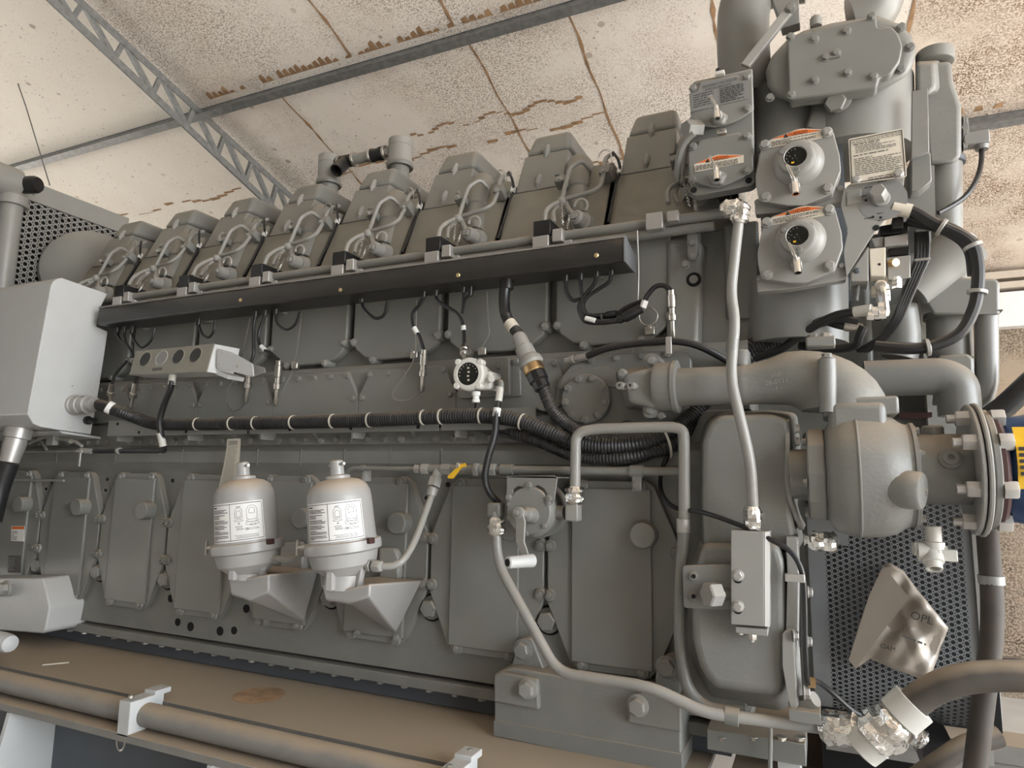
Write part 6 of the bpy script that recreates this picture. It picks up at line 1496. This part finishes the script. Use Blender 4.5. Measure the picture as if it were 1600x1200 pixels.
part('hose_boss', M().cyl(at(1392, 411, YB2), at(1400, 410, YB2-.02), .012, 12), MT['brass'], sv)
part('screw_hole', M().lathe(at(1374, 413, YB2-.03), OUT, [(.004, 0), (.004, .001)], 8), MT['hole'], sv)
for k_ in range(3): nut(sv, at(1401, 434+6*k_, YB2+.01), -ZA, .015, .011, 'zinc'); nut(sv, at(1382+1*k_, 446+9*k_, YB2-.01), -ZA, .012, .014, 'chrome')
part('elbow', M().tube([at(1376, 446, YB2-.02), at(1381, 462, YB2-.03), at(1384, 492, YB2-.03), at(1368, 496, YB2-.03), at(1350, 486, YB2-.02)], .013, 10, fil=.02), MT['chrome'], sv)
for x, y in ((1372, 487), (1381, 480), (1384, 492), (1365, 494)): nut(sv, at(x, y, YB2-.035), V3((-1, 0, .1)), .015, .018, 'chrome')
part('pressure_dial', M().lathe(at(1376, 447, YB2-.02), OUT, [(.016, 0), (.016, .012), (.012, .014)], 14), MT['chrome'], sv)
part('tube_loop', M().tube([at(1338, 470, YB2), at(1342, 442, YB2), at(1350, 440, YB2)], .006, 8), MT['label_grey'], sv)
# black hoses
def hose(label, px, r, mt='rubber', group='black hoses on the right of the tower', ties=(), name='hose', fit=None):
    pts = smoothpath([at(*q) for q in px], 7); t = thing(name, label, 'hose', pts[len(pts)//2], group); part('tube', M().tube(pts, r, 10), MT[mt], t)
    for f in ties:
        i = int(f*(len(pts)-2)); part('tie', M().lathe(pts[i], pts[i+1]-pts[i], [(r*1.5, -.005), (r*1.55, -.004), (r*1.55, .004), (r*1.5, .005)], 14), MT['alu'], t)
    if fit: part('end_fitting', M().lathe(pts[0], pts[0]-pts[1], [(r*1.25, -.02), (r*1.25, .03), (r*.9, .032)], 12), MT[fit], t)
    return t
hose('outer black hose of the big loop at the right, ending in a pale sleeve', [(1412, 328, -.1), (1430, 332, -.1), (1460, 350, -.1), (1500, 368, -.1), (1520, 385, -.1), (1527, 410, -.1), (1528, 440, -.1), (1522, 480, -.1), (1500, 520, -.1), (1460, 540, -.1), (1420, 545, -.1), (1368, 541, -.08)], .0165, ties=(.22, .38, .6, .86), fit='label_cream')
hose('second black hose of the big loop at the right', [(1420, 338, -.08), (1450, 344, -.085), (1485, 356, -.085), (1512, 372, -.085), (1527, 385, -.085)], .014)
hose('third black hose leaving the coil, joining the big loop', [(1418, 346, -.06), (1440, 350, -.07), (1470, 358, -.07), (1500, 374, -.075), (1515, 395, -.08), (1520, 430, -.08)], .014)
hose('fourth black hose of the bundle behind the selector plate', [(1410, 320, .0), (1430, 335, -.02), (1445, 352, -.03), (1448, 380, -.03)], .012)
for i in range(4):
    hose(['leftmost', 'second', 'third', 'rightmost'][i]+' of four parallel black hoses falling behind the solenoid blocks', [(1433+5*i, 362-i*.5, -.05), (1433+5.3*i, 385, -.05), (1432+5*i, 408, -.05), (1424+4.5*i, 430, -.05), (1410+4*i, 465, -.04), (1396+3.5*i, 500, -.03), (1370+4*i, 530, .0), (1340+5*i, 548, .04)], .0078, group='four parallel black hoses')
solo('hose_clamp', M().bb(at(1431, 358, -.065), at(1455, 364, -.035)), MT['alu'], 'upper silver clamp across the four parallel black hoses', 'clamp', 'silver hose clamps', bev=.002)
solo('hose_clamp', M().bb(at(1429, 404, -.065), at(1452, 410, -.035)), MT['alu'], 'lower silver clamp across the four parallel black hoses', 'clamp', 'silver hose clamps', bev=.002)
hose('thick black hose from the chrome elbow running left behind the domed pipe', [(1346, 486, -.08), (1310, 492, -.05), (1280, 505, -.02), (1250, 525, .02), (1220, 545, .05), (1180, 560, .08)], .0135, fit='cream_plastic', group='black hoses behind the domed pipe')
hose('black hose below the thick one, running left behind the domed pipe', [(1340, 505, .0), (1300, 500, .0), (1260, 510, .02), (1215, 522, .06), (1175, 540, .1), (1150, 560, .12)], .016, group='black hoses behind the domed pipe')
hose('short black hose with pale end just above the domed pipe', [(1330, 511, .0), (1310, 508, .0), (1285, 500, .02), (1265, 495, .06)], .0125, fit='zinc', group='black hoses behind the domed pipe')
hose('black hose curling under the chrome fittings above the domed pipe', [(1350, 510, -.04), (1343, 525, -.03), (1335, 540, .0), (1300, 545, .05), (1250, 540, .1)], .014, group='black hoses behind the domed pipe')
# thermostat housing on top
YH = .02
th = thing('thermostat_housing', 'large bolted cast housing with flat cover plate on top of the tower', 'housing', at(1310, 180, YH+.15))
body = [(1196, 113), (1206, 88), (1230, 62), (1256, 48), (1300, 36), (1372, 25), (1407, 38), (1424, 56), (1431, 80), (1428, 105), (1412, 122), (1380, 140), (1330, 152), (1290, 162), (1250, 166), (1212, 152), (1199, 135)]
part('body', loft(body, YH+.03, [(x+0, y+0) for x, y in body], YH+.45), MT['paint_cast'], th, bev=.03, seg=4)
cvp = [(1230, 58), (1369, 24), (1371, 44), (1392, 40), (1404, 52), (1411, 72), (1406, 96), (1391, 117), (1373, 121), (1371, 136), (1233, 156)]
part('cover_plate', M().prism(rpoly([at(x, y, YH) for x, y in cvp], .012), (0, .06, 0)), MT['paint'], th, bev=.006, seg=3)
for x, y in ((1235, 58), (1273, 62), (1323, 49), (1362, 26), (1290, 90), (1307, 84), (1273, 126), (1324, 114), (1365, 120), (1236, 148)): bolt(th, at(x, y, YH), OUT, .0115)
for x, y in ((1203, 153), (1422, 74), (1407, 109), (1408, 43)): bolt(th, at(x, y, YH+.03), OUT, .012)
part('cast_bar', M().tube([at(1288, 92, YH-.002), at(1312, 87, YH-.002)], .006, 8), MT['paint'], th)
nut(th, at(1306, 160, YH+.06), V3((-.1, -1, -.4)), .034, .04, 'paint', 'hex_plug')
part('plug_collar', M().lathe(at(1309, 155, YH+.08), V3((-.1, -1, -.4)), [(.045, 0), (.045, .02), (.038, .024)], 20), MT['paint'], th)
part('barrel', M().cyl(at(1330, 250, YH+.28), at(1330, 140, YH+.28), .2, 40), MT['paint'], th)
part('barrel', M().cyl(at(1240, 250, YH+.28), at(1240, 150, YH+.28), .16, 36), MT['paint'], th)
part('top_nub', M().lathe(at(1275, 42, YH+.1), ZA, [(.02, 0), (.02, .03), (.012, .04)], 14), MT['paint_pale'], th)
part('top_bend', M().tube([at(1330, 35, YH+.2), at(1365, 20, YH+.2), at(1380, -30, YH+.2)], .085, 24, fil=.1), MT['paint'], th)
part('rib', loft([(1258, 200), (1275, 150), (1290, 160), (1300, 210)], YH+.1, [(1258, 200), (1275, 150), (1290, 160), (1300, 210)], YH+.2), MT['paint'], th, bev=.01)
# big elbow pipe at top
bp = thing('elbow_pipe', 'wide grey elbow pipe rising out of view at the top of the tower', 'pipe', at(1160, 130, .35))
YE = .35
pts = [at(1166, 160, YE), at(1160, 60, YE), at(1162, 10, YE), at(1180, -25, YE), at(1260, -40, YE)]
part('pipe', M().tube(pts, 39*mpp(at(1160, 60, YE)), 32, fil=.25), MT['paint'], bp)
c = at(1161, 75, YE); part('weld_ring', M().lathe(c, at(1160, 60, YE)-at(1166, 160, YE), [(.0935, -.006), (.096, 0), (.0935, .006)], 32), MT['paint_pale'], bp)
rd2 = thing('support_rod', 'diagonal flat brace from the filter box up to the top bracket', 'brace', at(1190, 80, .1))
a, c = at(1164, 104, .05), at(1232, 18, .12); d = (c-a).normalized(); sd_ = d.cross(YA).normalized()
b = M(); b.box((a+c)/2, (.02, .035, (c-a).length), (YA, sd_, d)); part('bar', b, MT['paint_pale'], rd2, bev=.004)
b = M(); b.prism([at(x, y, .14) for x, y in [(1207, 0), (1215, -20), (1247, -20), (1250, 35), (1222, 44)]], (0, .05, 0)); part('bracket', b, MT['steel_plate'], rd2, bev=.003)
bolt(rd2, at(1235, 14, .11), OUT, .016)
# tall column casting and pipe right of the housing
YCo = .32
co = thing('coolant_column', 'tall grey coolant column right of the instruction sign', 'pipe', at(1478, 370, YCo))
k = mpp(at(1470, 200, YCo))
part('top_cap', M().cyl(at(1461, 100, YCo), at(1461, 82, YCo), 27*k, 28), MT['paint'], co, bev=.004)
part('casting', loft([(1436, 100), (1486, 96), (1490, 130), (1502, 165), (1502, 245), (1490, 256), (1450, 258), (1440, 160)], YCo-.06, [(1436, 100), (1486, 96), (1490, 130), (1502, 165), (1502, 245), (1490, 256), (1450, 258), (1440, 160)], YCo+.12), MT['paint_cast'], co, bev=.03, seg=4)
part('boss', loft([(1432, 100), (1460, 98), (1462, 135), (1452, 148), (1432, 150)], YCo-.1, [(1430, 95), (1470, 93), (1475, 145), (1455, 155), (1430, 155)], YCo-.02), MT['paint_cast'], co, bev=.012, seg=3)
part('seal_ring', M().lathe(at(1478, 254, YCo), ZA, [(25*k, -.012), (26*k, -.01), (26*k, .006), (25*k, .008)], 28), MT['pan_dark'], co)
part('pipe', M().cyl(at(1478, 254, YCo), at(1478, 380, YCo), 22*k, 28), MT['paint'], co)
part('end_plate', M().bb(at(1500, 182, YCo-.02), at(1505, 240, YCo+.1)), MT['paint'], co, bev=.002)
for y in (190, 208, 230): bolt(co, at(1504, y, YCo-.02), XA, .012)
pl2 = thing('mounting_plate', 'flat vertical grey plate between the housing and the coolant column', 'plate', at(1440, 285, .1))
part('plate', M().prism([at(x, y, .12) for x, y in [(1425, 142), (1450, 138), (1452, 238), (1424, 248)]], (0, .02, 0)), MT['steel_plate'], pl2, bev=.002)
part('lower_plate', M().prism([at(x, y, .14) for x, y in [(1424, 240), (1454, 238), (1456, 282), (1440, 296), (1424, 300)]], (0, .2, 0)), MT['paint'], pl2, bev=.003)
part('back_wall', M().prism([at(x, y, .2) for x, y in [(1418, 260), (1460, 258), (1462, 350), (1400, 352)]], (0, .3, 0)), MT['paint'], pl2)
# sensor elbow with cable
se = thing('elbow_sensor', 'grey elbow connector with thin black cable right of the coolant column', 'sensor', at(1520, 220, YCo))
part('body', M().box(at(1524, 219, YCo), (.075, .05, .045)), MT['steel_plate'], se, bev=.004)
part('nut', M().hexa(at(1506, 222, YCo), XA, .024, .04), MT['ink_grey'], se)
part('elbow', M().cyl(at(1534, 220, YCo), at(1534, 234, YCo), .02, 14), MT['steel_plate'], se)
part('cable', M().tube(smoothpath([at(1534, 233, YCo), at(1533, 255, YCo-.02), at(1526, 280, YCo-.05), at(1510, 305, YCo-.08), at(1490, 320, YCo-.1), at(1466, 333, YCo-.12)], 6), .0085, 8), MT['black'], se)
# ducts and pipes at the far right
du = thing('curved_duct', 'smooth grey curved duct behind the black hose loop', 'duct', at(1480, 420, .25))
rs_ = [.1, .1, .095, .085, .075]
pth = smoothpath([at(x, y, .2) for x, y in [(1505, 380), (1490, 395), (1470, 412), (1450, 432), (1425, 455)]], 6)
part('duct', M().tube(pth, [.085-.0010*i for i in range(len(pth))], 24), MT['paint_pale'], du)
part('collar', M().cyl(at(1478, 385, .3), at(1480, 372, .3), .085, 24), MT['paint'], du)
part('end_nipple', M().lathe(at(1502, 402, .2), XA, [(.02, -.03), (.02, .012), (.011, .014), (.011, .05)], 12), MT['steel_plate'], du)
bx_ = thing('manifold_box', 'dark grey manifold box at the right with a pipe below it', 'manifold', at(1500, 640, .3))
YX = .22
part('box', loft([(1470, 440), (1500, 434), (1556, 436), (1562, 442), (1562, 492), (1500, 492), (1458, 492), (1446, 470)], YX, [(1470, 440), (1500, 434), (1556, 436), (1562, 442), (1562, 492), (1500, 492), (1458, 492), (1446, 470)], YX+.25), MT['paint'], bx_, bev=.012, seg=3)
part('neck_ring', M().cyl(at(1482, 492, YX+.1), at(1482, 500, YX+.1), .075, 24), MT['paint'], bx_)
part('vertical_pipe', M().cyl(at(1482, 494, YX+.1), at(1485, 560, YX+.1), .066, 26), MT['paint'], bx_)
part('lower_box', loft([(1466, 556), (1512, 553), (1521, 560), (1526, 632), (1456, 634)], YX-.02, [(1466, 556), (1512, 553), (1521, 560), (1526, 632), (1456, 634)], YX+.2), MT['paint'], bx_, bev=.008)
part('clamp', M().bb(at(1530, 488, YX), at(1556, 494, YX+.1)), MT['ink_grey'], bx_, bev=.003)
up_ = thing('return_pipe', 'grey pipe curving down from the manifold box at the right edge', 'pipe', at(1540, 630, YX))
part('pipe', M().tube([at(1541, 494, YX+.04), at(1542, 600, YX+.04), at(1535, 622, YX+.04), at(1515, 628, YX+.04)], .033, 18, fil=.06), MT['paint'], up_)
hp_ = thing('return_pipe', 'horizontal dark grey pipe behind the domed elbow, bending down at the right', 'pipe', at(1440, 600, .2))
part('pipe', M().tube([at(1350, 592, .2), at(1470, 588, .2), at(1496, 600, .2), at(1500, 650, .2)], .06, 24, fil=.1), MT['paint'], hp_)
t = thing('small_elbow', 'dark round elbow below the black hoses, left of the vertical pipe', 'pipe', at(1420, 530, .25))
part('pipe', M().tube([at(1405, 480, .25), at(1412, 530, .25), at(1405, 560, .25)], .055, 20, fil=.06), MT['paint'], t); part('collar', M().cyl(at(1412, 540, .25), at(1412, 552, .25), .062, 20), MT['pan_dark'], t)
t = thing('bracket_post', 'narrow pale post behind the hoses, left of the vertical pipe', 'post', at(1445, 660, .45))
part('post', M().bb(at(1438, 470, .45), at(1450, 700, .5)), MT['paper_tag'], t); part('foot', M().bb(at(1405, 645, .4), at(1450, 655, .5)), MT['maroon'], t)
nut(t, at(1436, 510, .4), V3((-1, 0, 0)), .02, .03, 'brass')

# aux end of the block, added to keep the gaps behind the tower dark
b = M(); b.bb((-.25, .5, .8), (.52, 1.3, 2.55)); part('end_housing', b, MT['paint_cast'], eb, bev=.02)
b = M(); b.bb((-.25, .42, 1.72), (.2, .6, 2.5)); part('end_housing', b, MT['paint_cast'], eb, bev=.02)
